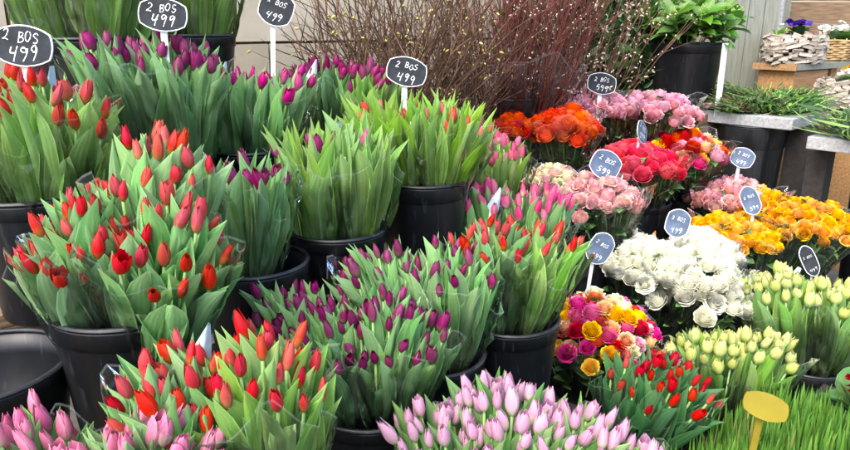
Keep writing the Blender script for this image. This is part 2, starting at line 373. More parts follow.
# rose bloom: unit diameter 1, base at origin, height about .8
def rose_shape(mb, r, opn=.5):
    # centre spiral
    n = 34; P = []
    for i in range(n):
        a = i*.42; rad = .015+.14*i/n; z = .80-.06*(i/n)
        for q in range(3):
            P.append(Vector((rad*(.55+.45*q/2)*math.cos(a), rad*(.55+.45*q/2)*math.sin(a), .35+(z-.35)*q/2)))
    fs = []
    for i in range(n-1):
        for q in range(2): fs.append((i*3+q, (i+1)*3+q, (i+1)*3+q+1, i*3+q+1))
    mb.add(P, fs, [(.5, .35+.25*(i % 3)/2) for i in range(len(P))])
    rings = [(3, .17, .84, .04), (3, .24, .85, .08), (4, .31, .83, .13), (5, .38, .78, .20), (5, .44, .68, .26), (5, .48, .52, .30)]
    for ri, (cnt, rad, ht, curl) in enumerate(rings):
        off = r.uniform(0, 6)
        for k in range(cnt):
            a0 = off+2*math.pi*k/cnt+r.uniform(-.15, .15); hw = math.pi/cnt*1.35; hh = ht*r.uniform(.94, 1.05); cu = curl*opn*2*r.uniform(.7, 1.2)
            nu, nv = 5, 6; P = []
            for i in range(nv):
                v = i/(nv-1)
                rr = rad*(.25+.75*math.sin(min(1, v*1.15)*math.pi/2)**.8)
                z = hh*v
                if v > .6:
                    e = (v-.6)/.4; rr += cu*.32*e*e; z -= cu*.35*e*e
                for j in range(nu):
                    u = 2*j/(nu-1)-1
                    wv = lerp_tab([(0, .5), (.4, 1), (.8, 1), (1, .72)], v)
                    a = a0+u*hw*wv; q = rr*(1-.06*u*u)
                    rf = .035*v*v*math.sin(4.5*u+2.3*k+ri); q += rf; P.append(Vector((q*math.cos(a), q*math.sin(a), z-.09*u*u*v+rf*.6)))
            mb.grid(P, nu, nv)
def rose_bloom(colr, k):
    key = ('rose', colr, k)
    if key not in BLOOM_CACHE:
        r = random.Random(400+k); mb = MB(); rose_shape(mb, r, [.25, .5, .75, .4][k])
        BLOOM_CACHE[key] = mb.mesh('rose_bloom', P_[colr])
    return BLOOM_CACHE[key]
def small_flower(colr, k=0):
    key = ('small', colr, k)
    if key not in BLOOM_CACHE:
        r = random.Random(500+k); mb = MB()
        for p in range(5):
            a0 = p*2*math.pi/5
            leaf_shape(mb, .5, .26, .9, .5, -.15, .2, 0, r, 5, 5, [(0, .15), (.4, .8), (.75, 1), (.95, .7), (1, .4)], Matrix.Rotation(a0, 4, 'Z'))
        BLOOM_CACHE[key] = mb.mesh('small_flower', P_[colr])
    return BLOOM_CACHE[key]

# ------------------------------------------------------------------ setting
mb = MB(); mb.box((-60, -60, -.3), (60, 60, 0)); tag(link('ground', mb.mesh('ground', M['paving'], False)), 'dark paved ground under the stall', None, None, 'structure')
U = Vector((1, 1, 0)).normalized(); V = Vector((-1, 1, 0)).normalized()   # along / across the stall rows
def TN(t, n, z=0): return U*t+V*n+Vector((0, 0, z))
ROW = Matrix.Rotation(R(45), 4, 'Z')
# beige stone wall behind the stall, laid in large blocks
wall = empty('stone_wall', TN(0, 3.1), 'beige sandstone block wall behind the stall', 'wall', rz=R(45))
mb = MB(); mb.box((-1.5, .06, 0), (9, .4, 3.4)); link('wall_core', mb.mesh('wall_core', M['mortar'], False), wall)
bw, bh = .78, .37
blocks = []
for k in range(4):
    mb = MB(); rr = random.Random(k); e = .012
    mb.box((e, 0, e), (bw-.004, .12, bh-.004), None, 0, .004, rr); blocks.append(mb.mesh('stone_block', M['stone'], False))
for row in range(1, 8):
    for c in range(-1, 10):
        x = c*bw+(.39 if row % 2 else 0)
        link('stone_block', rg.choice(blocks), wall, Matrix.Translation((x, rg.uniform(-.006, .004), row*bh+.01)))

# stepped wooden benches: planks across legs
def bench(label, t0, t1, n0, n1, ztop, mat='wood'):
    c = TN(t0, n0); e = empty('display_bench', c, label, 'bench', 'wooden benches that carry the buckets', R(45))
    L, Wd = t1-t0, n1-n0; npl = max(2, round(Wd/.13)); pw = Wd/npl
    for i in range(npl):
        mb = MB(); rr = random.Random(i); mb.box((rr.uniform(-.02, .01), i*pw+.004, ztop-.032), (L+rr.uniform(-.01, .02), (i+1)*pw-.004, ztop))
        link('plank', mb.mesh('plank', M[mat], False), e)
    for x in (.05, L-.11):
        for y in (.03, Wd-.09):
            mb = MB(); mb.box((x, y, 0), (x+.06, y+.06, ztop-.034)); link('leg', mb.mesh('leg', M[mat], False), e)
    mb = MB(); mb.box((.02, .004, ztop-.10), (L-.02, .028, ztop-.034)); link('apron', mb.mesh('apron', M[mat], False), e)
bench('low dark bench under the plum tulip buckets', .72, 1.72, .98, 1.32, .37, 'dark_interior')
bench('plank bench under the empty bucket and the large red tulip bucket', -.1, .66, 1.2, 1.52, .655)
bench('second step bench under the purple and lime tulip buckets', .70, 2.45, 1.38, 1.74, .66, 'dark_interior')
bench('third step bench with a pale plank edge beside the empty bucket', -.2, 3.2, 1.76, 2.16, .905)
bench('topmost step bench carrying the leafy bunches along the wall', .3, 1.6, 2.2, 2.52, 1.24)
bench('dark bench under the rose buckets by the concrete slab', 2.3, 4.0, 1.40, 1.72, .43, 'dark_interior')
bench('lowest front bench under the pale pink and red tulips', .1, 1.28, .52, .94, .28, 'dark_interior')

# ------------------------------------------------------------------ buckets
BK = {}
def bucket_mesh(d, h):
    k = (d, h)
    if k not in BK:
        r = d/2; rb = r*.76
        a = MB(); a.lathe([(0, 0.004), (rb*.9, 0.004), (rb, 0), (rb+.003, .006), (r*.95, h*.86), (r*.955, h*.865), (r*.975, h*.87), (r*.985, h-.012), (r*.99, h-.008),
                           (r*.955, h-.008), (r*.93, h*.8), (rb*.97, .012), (0, .012)], 48)
        b = MB(); q = .0065
        b.lathe([(r-.004+q*math.cos(x), h-.002+q*.9*math.sin(x)) for x in [i*math.pi/5 for i in range(11)]], 48)
        BK[k] = (a.mesh('bucket_body', M['bucket']), b.mesh('bucket_rim', M['bucket']))
    return BK[k]
def bucket(x, y, zrim, label, d=.30, h=.30):
    e = empty('bucket', (x, y, zrim-h), label, 'bucket', 'black plastic flower buckets')
    a, b = bucket_mesh(d, h); link('body', a, e, Matrix.Rotation(rg.uniform(0, 6), 4, 'Z')); link('rim', b, e)
    return e

# ------------------------------------------------------------------ wraps and bunches
def wrap(e, axis, H, r0, r1, hw, seed, open_peak=.09):
    """crinkled cellophane sleeve around a bunch standing at e"""
    r = random.Random(seed); nu, nv = 54, 14; P = []
    p1, p2 = r.uniform(0, 6), r.uniform(0, 6); ax = axis.normalized()
    for i in range(nv):
        s = i/(nv-1)
        for j in range(nu):
            a = 2*math.pi*j/(nu-1)
            top = hw+open_peak*(abs(math.sin(1.5*a+p1))**1.5-.4)+.02*math.sin(7*a+p2)
            hh = .02+(top-.02)*s
            q = r0+(r1-r0)*(hh/H)**.9
            q *= 1+(.03+.06*s)*math.sin(9*a+p1+2*s)+.035*math.sin(16*a+p2-5*s)+.03*abs(math.sin(11*a+7*s+p2))*s
            q += .012*s*(j/(nu-1))
            c = axis*(hh/H); q += r.gauss(0, .0028)
            P.append((c.x+q*math.cos(a), c.y+q*math.sin(a), c.z))
    for i in range(nv): P[i*nu+nu-1] = tuple(x+.004 for x in P[i*nu])
    m = MB(); fs = []
    for i in range(nv-1):
        for j in range(nu-1):
            a, b, c2, d = i*nu+j, i*nu+j+1, (i+1)*nu+j+1, (i+1)*nu+j
            fs += [(a, b, c2), (a, c2, d)] if r.random() < .5 else [(a, b, d), (b, c2, d)]
    m.add(P, fs, [(j/(nu-1), i/(nv-1)) for i in range(nv) for j in range(nu)])
    link('wrap', m.mesh('cellophane_wrap', M['cello'], False), e)
def disc_pts(n, r):
    ga = 2.399963; o = r.uniform(0, 6)
    return [(math.sqrt((i+.5)/n)*math.cos(i*ga+o)+r.uniform(-.07, .07), math.sqrt((i+.5)/n)*math.sin(i*ga+o)+r.uniform(-.07, .07)) for i in range(n)]
seedc = [10]
def tulip_bunch(label, base, top, Rt, n, colr, leafm, bloom=.052, leaf=.27, over=0.0, nleaf=3, dome=.05, jit=.02, frac=1.0, wraph=.82, col2=None, group='wrapped tulip bunches', paper=None, wide=1.0, hug=1):
    seedc[0] += 1; r = random.Random(seedc[0]); base = Vector(base); top = Vector(top)
    e = empty('tulip_bunch', base, label, 'tulips', group); axis = top-base; H = axis.length
    for (a, b) in disc_pts(n, r):
        st = Vector((a*Rt*.26, b*Rt*.26, r.uniform(0, .02)))
        tg = axis+Vector((a*Rt, b*Rt, -dome*(a*a+b*b)+r.uniform(-jit, jit)))
        d = tg-st; sm, L = stem_mesh(d.length)
        q = d.to_track_quat('Z', 'Y').to_matrix().to_4x4()
        roll = math.atan2(b, a)+r.uniform(-.6, .6)
        # local X of the tulip points outward from the bunch
        loc = q.inverted() @ Vector((math.cos(roll), math.sin(roll), 0)); ra = math.atan2(loc.y, loc.x)
        t = link('tulip', sm, e, Matrix.Translation(st) @ q @ Matrix.Rotation(ra, 4, 'Z'))
        if r.random() < frac:
            c = col2 if (col2 and r.random() < .3) else colr
            s = bloom*r.uniform(.76, 1.08)
            link('bloom', tulip_bloom(c, r.choice([0, 0, 1, 1, 2, 2, 3, 4, 5])), t, Matrix.Translation((0, 0, L-.004)) @ Euler((r.uniform(-.22, .22), r.uniform(-.08, .35), r.uniform(0, 6))).to_matrix().to_4x4() @ Matrix.Diagonal((s*.95, s*.95, s*r.uniform(1.0, 1.25), 1)))
        for k in range(nleaf):
            ll = leaf*r.uniform(.78, 1.15)*(1-.08*k)
            tip = L+[.025, -.01, .01, -.05][k % 4]+over+r.uniform(-.035, .025)
            h0 = max(.01, tip-ll)
            ph = [0, 2.4, -2.2, 1.1][k % 4]+r.uniform(-.5, .5)
            w = ll*r.uniform(.62, 1.12)*wide; low = r.uniform(.09, .15)
            if h0 > low: h0 = low; ll = tip-h0
            if k < hug:
                tip = L+bloom*r.uniform(.25, .95); h0 = max(.01, min(low, tip-ll)); ll = tip-h0; ph = r.uniform(-1.3, 1.3)+2.6*k
                link('leaf', tulip_leaf(leafm, NLEAF+r.randrange(6)), t, Matrix.Translation((0, 0, h0)) @ Matrix.Rotation(ph, 4, 'Z') @ Matrix.Rotation(r.uniform(.0, .06), 4, 'Y') @ Matrix.Translation((.009, 0, 0)) @ Matrix.Diagonal((ll, w, ll, 1)))
                continue
            link('leaf', tulip_leaf(leafm, r.randrange(NLEAF)), t, Matrix.Translation((0, 0, h0)) @ Matrix.Rotation(ph, 4, 'Z') @ Matrix.Rotation(r.uniform(-.02, .08), 4, 'Y') @ Matrix.Translation((.005, 0, 0)) @ Matrix.Diagonal((ll, w, ll, 1)))
    if wraph: wrap(e, axis, H, .05, Rt*1.12+.02, H*wraph, seedc[0])
    if paper:
        m = MB(); a = r.uniform(3.6, 5.4) if paper is True else paper
        cx, cy = axis.x+math.cos(a)*Rt*.8, axis.y+math.sin(a)*Rt*.8
        for q, mn in enumerate((0, 1, 2)):
            tz = [-.07, -.03, .005, .045]; wd_ = [.05, .046, .03, .004]; P = [(cx+(i/4-.5)*wd_[q+j]+.35*(tz[q+j]), cy+.012*math.cos(i*1.3), axis.z+tz[q+j]) for j in (0, 1) for i in range(5)]
            m.grid(P, 5, 2, [0, 1, 0][q] if q < 2 else r.choice([0, 1, 2]))
        link('printed_label', m.mesh('printed_label', [M['paper'], M['paper_blue'], M['paper_orange']]), e)
    return e
def rose_bunch(label, base, top, Rt, n, cols, bloom=.055, dome=.07, jit=.008, wraph=.9, nleaf=4, group='wrapped rose bunches', ry=1.0, rot=0, out=.75, leafm='leaf_rose'):
    seedc[0] += 1; r = random.Random(seedc[0]); base = Vector(base); top = Vector(top)
    e = empty('rose_bunch', base, label, 'roses', group); axis = top-base; H = axis.length
    cr, sr = math.cos(rot), math.sin(rot)
    for (a, b) in disc_pts(n, r):
        ax_, by = a*Rt, b*Rt*ry; ox, oy = ax_*cr-by*sr, ax_*sr+by*cr
        st = Vector((ox*.2, oy*.2, r.uniform(0, .02)))
        tg = axis+Vector((ox, oy, -dome*(a*a+b*b)+r.uniform(-jit, jit)))
        d = tg-st; sm, L = stem_mesh(d.length, .003)
        t = link('rose', sm, e, Matrix.Translation(st) @ d.to_track_quat('Z', 'Y').to_matrix().to_4x4())
        s = bloom*r.uniform(.88, 1.14)
        ql = d.to_track_quat('Z', 'Y').inverted() @ (Vector((ox, oy, 0))/max(Rt, 1e-4)*out+Vector((0, 0, 1))+Vector((r.uniform(-.25, .25), r.uniform(-.25, .25), 0)))
        link('bloom', rose_bloom(r.choice(cols), r.randrange(4)), t, Matrix.Translation((0, 0, L-s*.5)) @ ql.to_track_quat('Z', 'Y').to_matrix().to_4x4() @ Matrix.Rotation(r.uniform(0, 6), 4, 'Z') @ Matrix.Diagonal((s, s, s, 1)))
        for k in range(nleaf):
            ll = r.uniform(.05, .085)
            link('leaf', round_leaf(leafm, r.randrange(6)), t, Matrix.Translation((0, 0, L-s*.4-r.uniform(.0, .17))) @ Matrix.Rotation(r.uniform(0, 6.28), 4, 'Z') @ Matrix.Rotation(r.uniform(.4, 1.1), 4, 'Y') @ Matrix.Scale(ll, 4))
    if wraph: wrap(e, axis, H, .045, Rt*1.1+.025, H*wraph, seedc[0], .06)
    return e

# --- left side
bucket(-1.03, 2.10, 1.54, 'black bucket behind the two leftmost price signs, full of leafy stems', .34)
bucket(-.84, 2.44, 1.545, 'black bucket against the wall behind the second price sign', .34)
bucket(-.91, 1.53, 1.205, 'black bucket of red tulips under the leftmost price sign')
bucket(-.76, 1.90, 1.205, 'black bucket behind the large red tulips, hidden by purple tulips')
bucket(-.565, 2.12, 1.205, 'black bucket of magenta tulips in the third step')
bucket(-.31, 2.50, 1.205, 'black bucket of violet tulips nearest the twigs')
bucket(-.622, 1.308, 1.02, 'large black bucket holding the big red tulips beside the empty bucket', .32, .365)
bucket(-.472, 1.737, .955, 'half filled black bucket of purple tulips behind the large red tulips')
bucket(-.267, 1.957, .985, 'black bucket of tall leafy tulips with one magenta bloom pair', .30, .325)
bucket(-.003, 2.2, 1.085, 'black bucket of lime green budding tulips', .30, .425)
bucket(.304, 2.60, .95, 'black bucket hidden under the small hot pink tulips')
bucket(.33, 2.25, .77, 'black bucket hidden under the hot pink tulips', .28)
bucket(.255, 1.848, .74, 'black bucket of mixed red tulips in the front row', .30, .37)
bucket(.02, 1.684, .705, 'black bucket of dark plum tulips, the one farther back', .30, .335)
bucket(-.139, 1.48, .68, 'black bucket of dark plum tulips, the one nearer the lens', .30, .31)
bucket(-.335, 1.03, .62, 'black bucket under the front red tulips', .28, .34)
bucket(-.61, 1.0, .56, 'black bucket under the front pink tulips', .28, .28)
bucket(.16, 1.28, .58, 'black bucket under the pale pink tulips', .34, .296)
bucket(-.905, 1.214, .915, 'empty black bucket standing alone on the plank bench', .34, .26)

LG = 'leafy bunches along the wall'
tulip_bunch('leafy green bunch with no blooms showing, above the leftmost price sign', (-1.08, 2.10, 1.36), (-1.14, 2.12, 1.86), .13, 14, 'red', 'leaf_mid', leaf=.36, nleaf=5, frac=.3, wide=.75, group=LG)
tulip_bunch('leafy green bunch with no blooms showing, between the two leftmost price signs', (-.97, 2.08, 1.36), (-.92, 2.08, 1.86), .13, 14, 'red', 'leaf_mid', leaf=.36, nleaf=5, frac=.3, wide=.75, group=LG)
tulip_bunch('leafy green bunch with no blooms showing, behind the second price sign', (-0.9, 2.44, 1.36), (-0.94, 2.44, 1.85), .12, 12, 'red', 'leaf_mid', leaf=.36, nleaf=5, frac=.3, wide=.7, group=LG)
tulip_bunch('leafy green bunch with no blooms showing, against the beige wall', (-0.79, 2.44, 1.36), (-0.73, 2.44, 1.84), .12, 12, 'red', 'leaf_mid', leaf=.36, nleaf=5, frac=.3, wide=.7, group=LG)

tulip_bunch('red tulip bunch cut by the picture edge, under the leftmost price sign', (-.97, 1.53, 1.03), (-1.01, 1.56, 1.46), .13, 20, 'red', 'leaf_mid', .05, .30, .0, 5)
tulip_bunch('red tulip bunch between the leftmost sign and the purple tulips', (-.87, 1.51, 1.03), (-0.835, 1.49, 1.44), .125, 22, 'red', 'leaf_mid', .05, .30, .0, 5, paper=2.0, dome=.09)
tulip_bunch('purple tulip bunch under the second price sign, left half', (-.80, 1.90, 1.04), (-0.86, 1.9, 1.51), 0.12, 24, 'purple', 'leaf_blue', .05, .30, .015, 5, paper=2.2, frac=.9)
tulip_bunch('purple tulip bunch under the second price sign, right half', (-.71, 1.90, 1.04), (-0.69, 1.89, 1.51), 0.12, 24, 'purple', 'leaf_blue', .05, .30, .015, 5, frac=.9)
tulip_bunch('magenta tulip bunch below the third price sign, nearer the red tulips', (-.60, 2.12, 1.04), (-.62, 2.12, 1.42), .10, 13, 'magenta', 'leaf_blue', .054, .30, .025, 5, frac=.75, paper=2)
tulip_bunch('magenta tulip bunch below the third price sign, nearer the twigs', (-.53, 2.12, 1.04), (-.46, 2.13, 1.41), .11, 14, 'magenta', 'leaf_blue', .054, .30, .025, 5, frac=.75)
tulip_bunch('violet tulip bunch with blue and orange label, in front of the wall', (-.35, 2.50, 1.04), (-.38, 2.46, 1.42), .12, 20, 'purple', 'leaf_blue', .054, .30, .015, 5, frac=.95, paper=4.6)
tulip_bunch('violet tulip bunch just beside the price sign near the twigs', (-.27, 2.48, 1.04), (-.20, 2.44, 1.41), .12, 20, 'purple', 'leaf_mid', .054, .30, .015, 5, frac=.95)

tulip_bunch('red tulip bunch standing tallest at the back of the large bucket', (-.60, 1.37, .80), (-0.565, 1.42, 1.32), 0.115, 24, 'red', 'leaf_blue', .049, .25, -.01, 5, jit=.03, wide=1.25, hug=2, dome=.09)
tulip_bunch('red tulip bunch leaning toward the empty bucket in the large bucket', (-0.66, 1.3, 0.8), (-0.685, 1.28, 1.21), 0.12, 34, 'red', 'leaf_blue', .049, .26, -.01, 5, dome=.11, jit=.03, wide=1.3, hug=2)
tulip_bunch('red tulip bunch leaning toward the purple tulips in the large bucket', (-0.585, 1.29, 0.8), (-0.5, 1.24, 1.21), 0.12, 32, 'red', 'leaf_blue', .049, .26, -.01, 5, dome=.11, jit=.03, wide=1.3, hug=2)

tulip_bunch('purple tulip bunch touching the large red tulips', (-0.54, 1.78, 0.78), (-0.61, 1.79, 1.17), .10, 12, 'purple', 'leaf_blue', .052, .26, .03, 5, frac=.8, col2='red')
tulip_bunch('purple tulip bunch in the half filled bucket, cellophane corner hanging over the rim', (-0.49, 1.74, 0.78), (-0.46, 1.74, 1.2), .10, 13, 'purple', 'leaf_blue', .055, .26, .03, 5, frac=.9)
tulip_bunch('tall leafy tulip bunch with few blooms, nearer the purple bucket', (-0.31, 1.94, 0.8), (-0.335, 1.93, 1.23), 0.12, 16, 'purple', 'leaf_mid', .052, .33, .07, 5, frac=.3)
tulip_bunch('tall leafy tulip bunch with a pair of magenta blooms', (-0.22, 1.96, 0.8), (-0.205, 1.96, 1.24), 0.12, 16, 'magenta', 'leaf_mid', .056, .33, .07, 5, frac=.35)
tulip_bunch('lime green budding tulip bunch under the fourth price sign', (-0.05, 2.2, 0.92), (-0.12, 2.19, 1.3), 0.13, 22, 'coralbud', 'leaf_lime', .045, .30, .06, 5, frac=.6, wide=.8)
tulip_bunch('lime green budding tulip bunch nearer the hot pink tulips', (0.04, 2.2, 0.92), (0.085, 2.19, 1.29), 0.13, 22, 'coralbud', 'leaf_lime', .045, .30, .06, 5, frac=.7, wide=.8)
tulip_bunch('small hot pink tulip bunch below the dark twigs', (.304, 2.60, .78), (0.28, 2.59, 1.12), 0.12, 26, 'hotpink', 'leaf_lime', .055, .22, -.02, 4, wide=.8)
tulip_bunch('hot pink tulip bunch touching the lime green tulips', (0.28, 2.27, 0.63), (0.2, 2.3, 1), 0.115, 22, 'hotpink', 'leaf_blue', .058, .24, -.01, 4, paper=5.2)
tulip_bunch('hot pink tulip bunch touching the cream pink roses', (0.36, 2.25, 0.63), (0.4, 2.26, 0.99), 0.115, 22, 'hotpink', 'leaf_blue', .058, .24, -.01, 4)
tulip_bunch('red tulip bunch in the mixed bucket, beside the plum tulips', (0.2, 1.84, 0.58), (0.19, 1.83, 1), .115, 17, 'red', 'leaf_blue', .052, .26, .0, 5)
tulip_bunch('leafy red tulip bunch with tall bare leaves, beside the mixed roses', (0.28, 1.85, 0.58), (0.33, 1.85, 0.985), .115, 16, 'red', 'leaf_mid', .052, .30, .02, 5, frac=.7)
tulip_bunch('dark plum tulip bunch at the back, touching the half filled bucket', (-0.02, 1.69, 0.56), (-0.11, 1.75, 0.96), 0.135, 28, 'plum', 'leaf_blue', .045, .24, .02, 5, frac=.75, dome=.08)
tulip_bunch('dark plum tulip bunch at the back, touching the red mixed bucket', (0.06, 1.68, 0.56), (0.06, 1.74, 0.96), 0.135, 28, 'plum', 'leaf_blue', .045, .24, .02, 5, frac=.7, dome=.08)
tulip_bunch('dark plum tulip bunch in front, touching the front red tulips', (-0.18, 1.48, 0.52), (-0.235, 1.48, 0.91), 0.13, 34, 'plum', 'leaf_blue', .045, .23, .01, 5, frac=1.0, hug=2, dome=.10)
tulip_bunch('dark plum tulip bunch in front, hanging over its bucket rim', (-0.1, 1.48, 0.52), (-0.08, 1.49, 0.91), 0.13, 34, 'plum', 'leaf_blue', .045, .23, .01, 5, frac=1.0, dome=.10)
tulip_bunch('dark plum tulip bunch peeping out behind the front red tulips', (-.22, 1.52, .50), (-0.345, 1.59, 0.91), 0.115, 22, 'plum', 'leaf_blue', .045, .23, .01, 5, frac=.85, hug=2)
tulip_bunch('red tulip bunch in front, touching the front pink tulips', (-.37, 1.03, .55), (-0.43, 1.04, 1), 0.11, 28, 'red', 'leaf_blue', .048, .24, -.01, 5, paper=1.4, hug=2, dome=.10)
tulip_bunch('red tulip bunch in front, with tall leaves beside the plum tulips', (-.30, 1.04, .55), (-0.29, 1.05, 1.03), 0.11, 28, 'red', 'leaf_mid', .048, .26, -.01, 5, hug=2, dome=.10)
tulip_bunch('pink tulip bunch in the front corner below the empty bucket', (-.65, 1.0, .44), (-0.69, 0.97, 0.905), 0.11, 26, 'pink', 'leaf_blue', .052, .22, -.01, 5)
tulip_bunch('pink tulip bunch in front, touching the front red tulips', (-0.54, 0.95, 0.44), (-0.445, 0.93, 0.925), 0.125, 34, 'pink', 'leaf_blue', .052, .22, -.01, 5, hug=2)
tulip_bunch('pale pink tulip bunch in front, nearest the plum tulip bucket', (0.1, 1.28, 0.26), (0.035, 1.25, 0.73), 0.12, 32, 'palepink', 'leaf_pale', .054, .22, -.015, 4)
tulip_bunch('pale pink tulip bunch in front, standing highest in the middle', (0.16, 1.31, 0.26), (0.165, 1.3, 0.775), 0.12, 32, 'palepink', 'leaf_pale', .054, .22, -.015, 4)
tulip_bunch('pale pink tulip bunch in front, nearest the scarlet tulips', (0.23, 1.28, 0.26), (0.305, 1.26, 0.735), 0.12, 32, 'palepink', 'leaf_pale', .054, .22, -.015, 4, hug=2)
tulip_bunch('small pale pink tulip bunch overlapping the scarlet tulips', (.44, 1.26, .26), (0.46, 1.24, 0.685), .07, 10, 'palepink', 'leaf_pale', .054, .22, -.015, 4, hug=2)

# --- right side
bucket(.58, 2.22, .36, 'black bucket under the rainbow mixed roses', .28, .36)
bucket(.66, 1.84, .28, 'black bucket under the scarlet tulips', .28, .28)
bucket(1.06, 2.09, .30, 'black bucket of pale green tulips behind the yellow sign')
bucket(1.50, 2.36, .32, 'black bucket of pale green tulips below the golden roses', .30, .32)
bucket(.763, 2.81, .70, 'black bucket under the cream pink roses', .29, .28)
bucket(1.122, 3.348, .71, 'black bucket under the rose red roses', .29, .28)
bucket(1.47, 3.63, .73, 'black bucket under the bright mixed roses by the slab', .29, .30)
bucket(1.0, 2.70, .30, 'black bucket under the white roses', .34)
bucket(1.66, 3.15, .36, 'black bucket under the golden roses', .34, .36)
tulip_bunch('scarlet tulip bunch leaning low between mixed roses and pale pink tulips', (0.63, 1.85, 0.12), (0.695, 1.75, 0.61), 0.145, 28, 'scarlet', 'leaf_dark', .047, .20, .0, 5, dome=.07, wide=1.3, hug=2)
tulip_bunch('pale green tulip bunch behind the yellow sign, beside the scarlet tulips', (1.02, 2.09, .14), (0.98, 2.08, 0.52), .115, 20, 'green', 'leaf_mid', .058, .22, -.03, 4, hug=2)
tulip_bunch('pale green tulip bunch behind the yellow sign, leaning to the other green tulips', (1.10, 2.09, .14), (1.15, 2.07, 0.535), .11, 20, 'green', 'leaf_mid', .058, .22, -.03, 4)
tulip_bunch('pale green tulip bunch beside the tilted small price sign', (1.44, 2.37, .16), (1.38, 2.42, 0.615), .13, 24, 'green', 'leaf_mid', .056, .26, -.03, 4, paper=.6)
tulip_bunch('pale green tulip bunch at the picture edge below the golden roses', (1.56, 2.35, .16), (1.6, 2.35, 0.605), .13, 24, 'green', 'leaf_mid', .056, .26, -.03, 4)
RAIN = ['red_rose', 'orange_rose', 'yellow_rose', 'fuchsia_rose', 'lightpink_rose', 'peach_rose', 'cream_rose', 'red_rose', 'fuchsia_rose', 'yellow_rose']
rose_bunch('rainbow mixed rose bouquet in red, yellow, pink and cream, lowest one in front', (.585, 2.23, .13), (0.62, 2.18, 0.645), 0.205, 90, RAIN, 0.06, 0.14, wraph=.8)
rose_bunch('white rose bunch next to the rainbow roses', (.95, 2.72, .12), (0.93, 2.66, 0.71), 0.17, 58, ['white_rose'], 0.074, 0.13)
rose_bunch('white rose bunch standing frontmost below its price sign', (1.02, 2.66, .12), (1.13, 2.58, 0.69), 0.19, 66, ['white_rose'], 0.076, 0.17)
rose_bunch('white rose bunch behind, touching the golden roses', (1.08, 2.74, .12), (1.22, 2.8, 0.7), 0.16, 44, ['white_rose'], 0.072, 0.11)
rose_bunch('golden rose bunch with a price sign in it', (1.60, 3.12, .16), (1.45, 3.04, 0.7), 0.2, 110, ['gold_rose'], 0.058, 0.09)
rose_bunch('golden rose bunch at the picture edge', (1.72, 3.14, .16), (1.9, 3.18, 0.735), 0.25, 140, ['gold_rose'], 0.058, 0.1)
rose_bunch('golden rose bunch farthest back', (1.68, 3.22, .16), (1.74, 3.36, 0.75), 0.19, 84, ['gold_rose'], 0.058, 0.07)
rose_bunch('blush rose bunch between the golden roses and the concrete slab', (1.60, 3.36, .28), (1.64, 3.44, 0.795), .21, 84, ['coral_rose', 'pink_rose', 'cream_pink_rose'], 0.062, 0.1)
rose_bunch('cream pink rose bunch touching the hot pink tulips', (.71, 2.82, .54), (0.55, 2.85, 0.975), 0.14, 50, ['cream_pink_rose', 'cream_rose'], 0.056, 0.1)
rose_bunch('cream pink rose bunch under a tilted price sign', (.80, 2.80, .54), (0.73, 2.77, 0.97), 0.175, 68, ['cream_pink_rose'], 0.058, 0.12)
rose_bunch('rose red rose bouquet in front of the pink roses', (1.12, 3.34, .56), (1.03, 3.29, 1), 0.23, 56, ['rosered_rose'], 0.082, 0.1)
rose_bunch('bright mixed rose bouquet in yellow, red and pink beside the slab', (1.47, 3.62, .56), (1.37, 3.56, 1.03), 0.23, 66, RAIN, 0.076, 0.11)
rose_bunch('pink rose bunch under the price sign by the twigs', (1.02, 3.68, .76), (0.91, 3.64, 1.24), 0.2, 70, ['pink_rose', 'lightpink_rose'], 0.066, 0.1)
rose_bunch('pink rose bunch below the big green shrub bucket', (1.22, 3.68, .76), (1.26, 3.68, 1.22), 0.22, 76, ['pink_rose', 'lightpink_rose'], 0.066, 0.1)
rose_bunch('fiery red and yellow rose bunch, the larger one', (.68, 3.24, .74), (0.66, 3.2, 1.19), 0.155, 38, ['fire_rose', 'orange_rose', 'fire_rose'], 0.084, 0.1)
rose_bunch('fiery red and yellow rose bunch, the smaller one', (.45, 3.24, .74), (0.43, 3.22, 1.16), 0.11, 26, ['fire_rose', 'fire_rose', 'red_rose'], 0.07, 0.08)
bucket(.68, 3.24, .92, 'black bucket hidden under the larger fiery roses', .28)
bucket(.45, 3.26, .92, 'black bucket hidden under the smaller fiery roses', .24)
bucket(1.08, 3.70, .94, 'black bucket hidden under the pink roses', .30)
bucket(1.60, 3.38, .46, 'black bucket hidden under the blush roses', .28)

# ------------------------------------------------------------------ price signs
GLY = {
 '2': [[(.1, .8), (.3, 1), (.6, .95), (.65, .7), (.4, .35), (.05, .02), (.4, .1), (.8, .02)]],
 '4': [[(.15, .95), (.05, .5), (.3, .42), (.62, .5)], [(.66, .95), (.58, .5), (.5, -.1)]],
 '9': [[(.66, .75), (.45, .98), (.15, .85), (.2, .58), (.5, .58), (.68, .85), (.62, .4), (.5, -.1)]],
 '5': [[(.7, .98), (.25, .95), (.18, .58), (.5, .6), (.7, .35), (.5, .05), (.1, .05)]],
 'B': [[(.15, .0), (.15, .98)], [(.1, .98), (.55, .95), (.6, .68), (.18, .52), (.65, .45), (.7, .12), (.4, 0), (.1, .02)]],
 'O': [[(.4, .98), (.1, .75), (.1, .25), (.4, 0), (.7, .25), (.7, .75), (.45, .98)]],
 'S': [[(.7, .88), (.4, 1), (.12, .82), (.3, .55), (.65, .4), (.6, .1), (.3, 0), (.05, .12)]],
 '.': [[(.0, .0), (.06, .04)]],
}
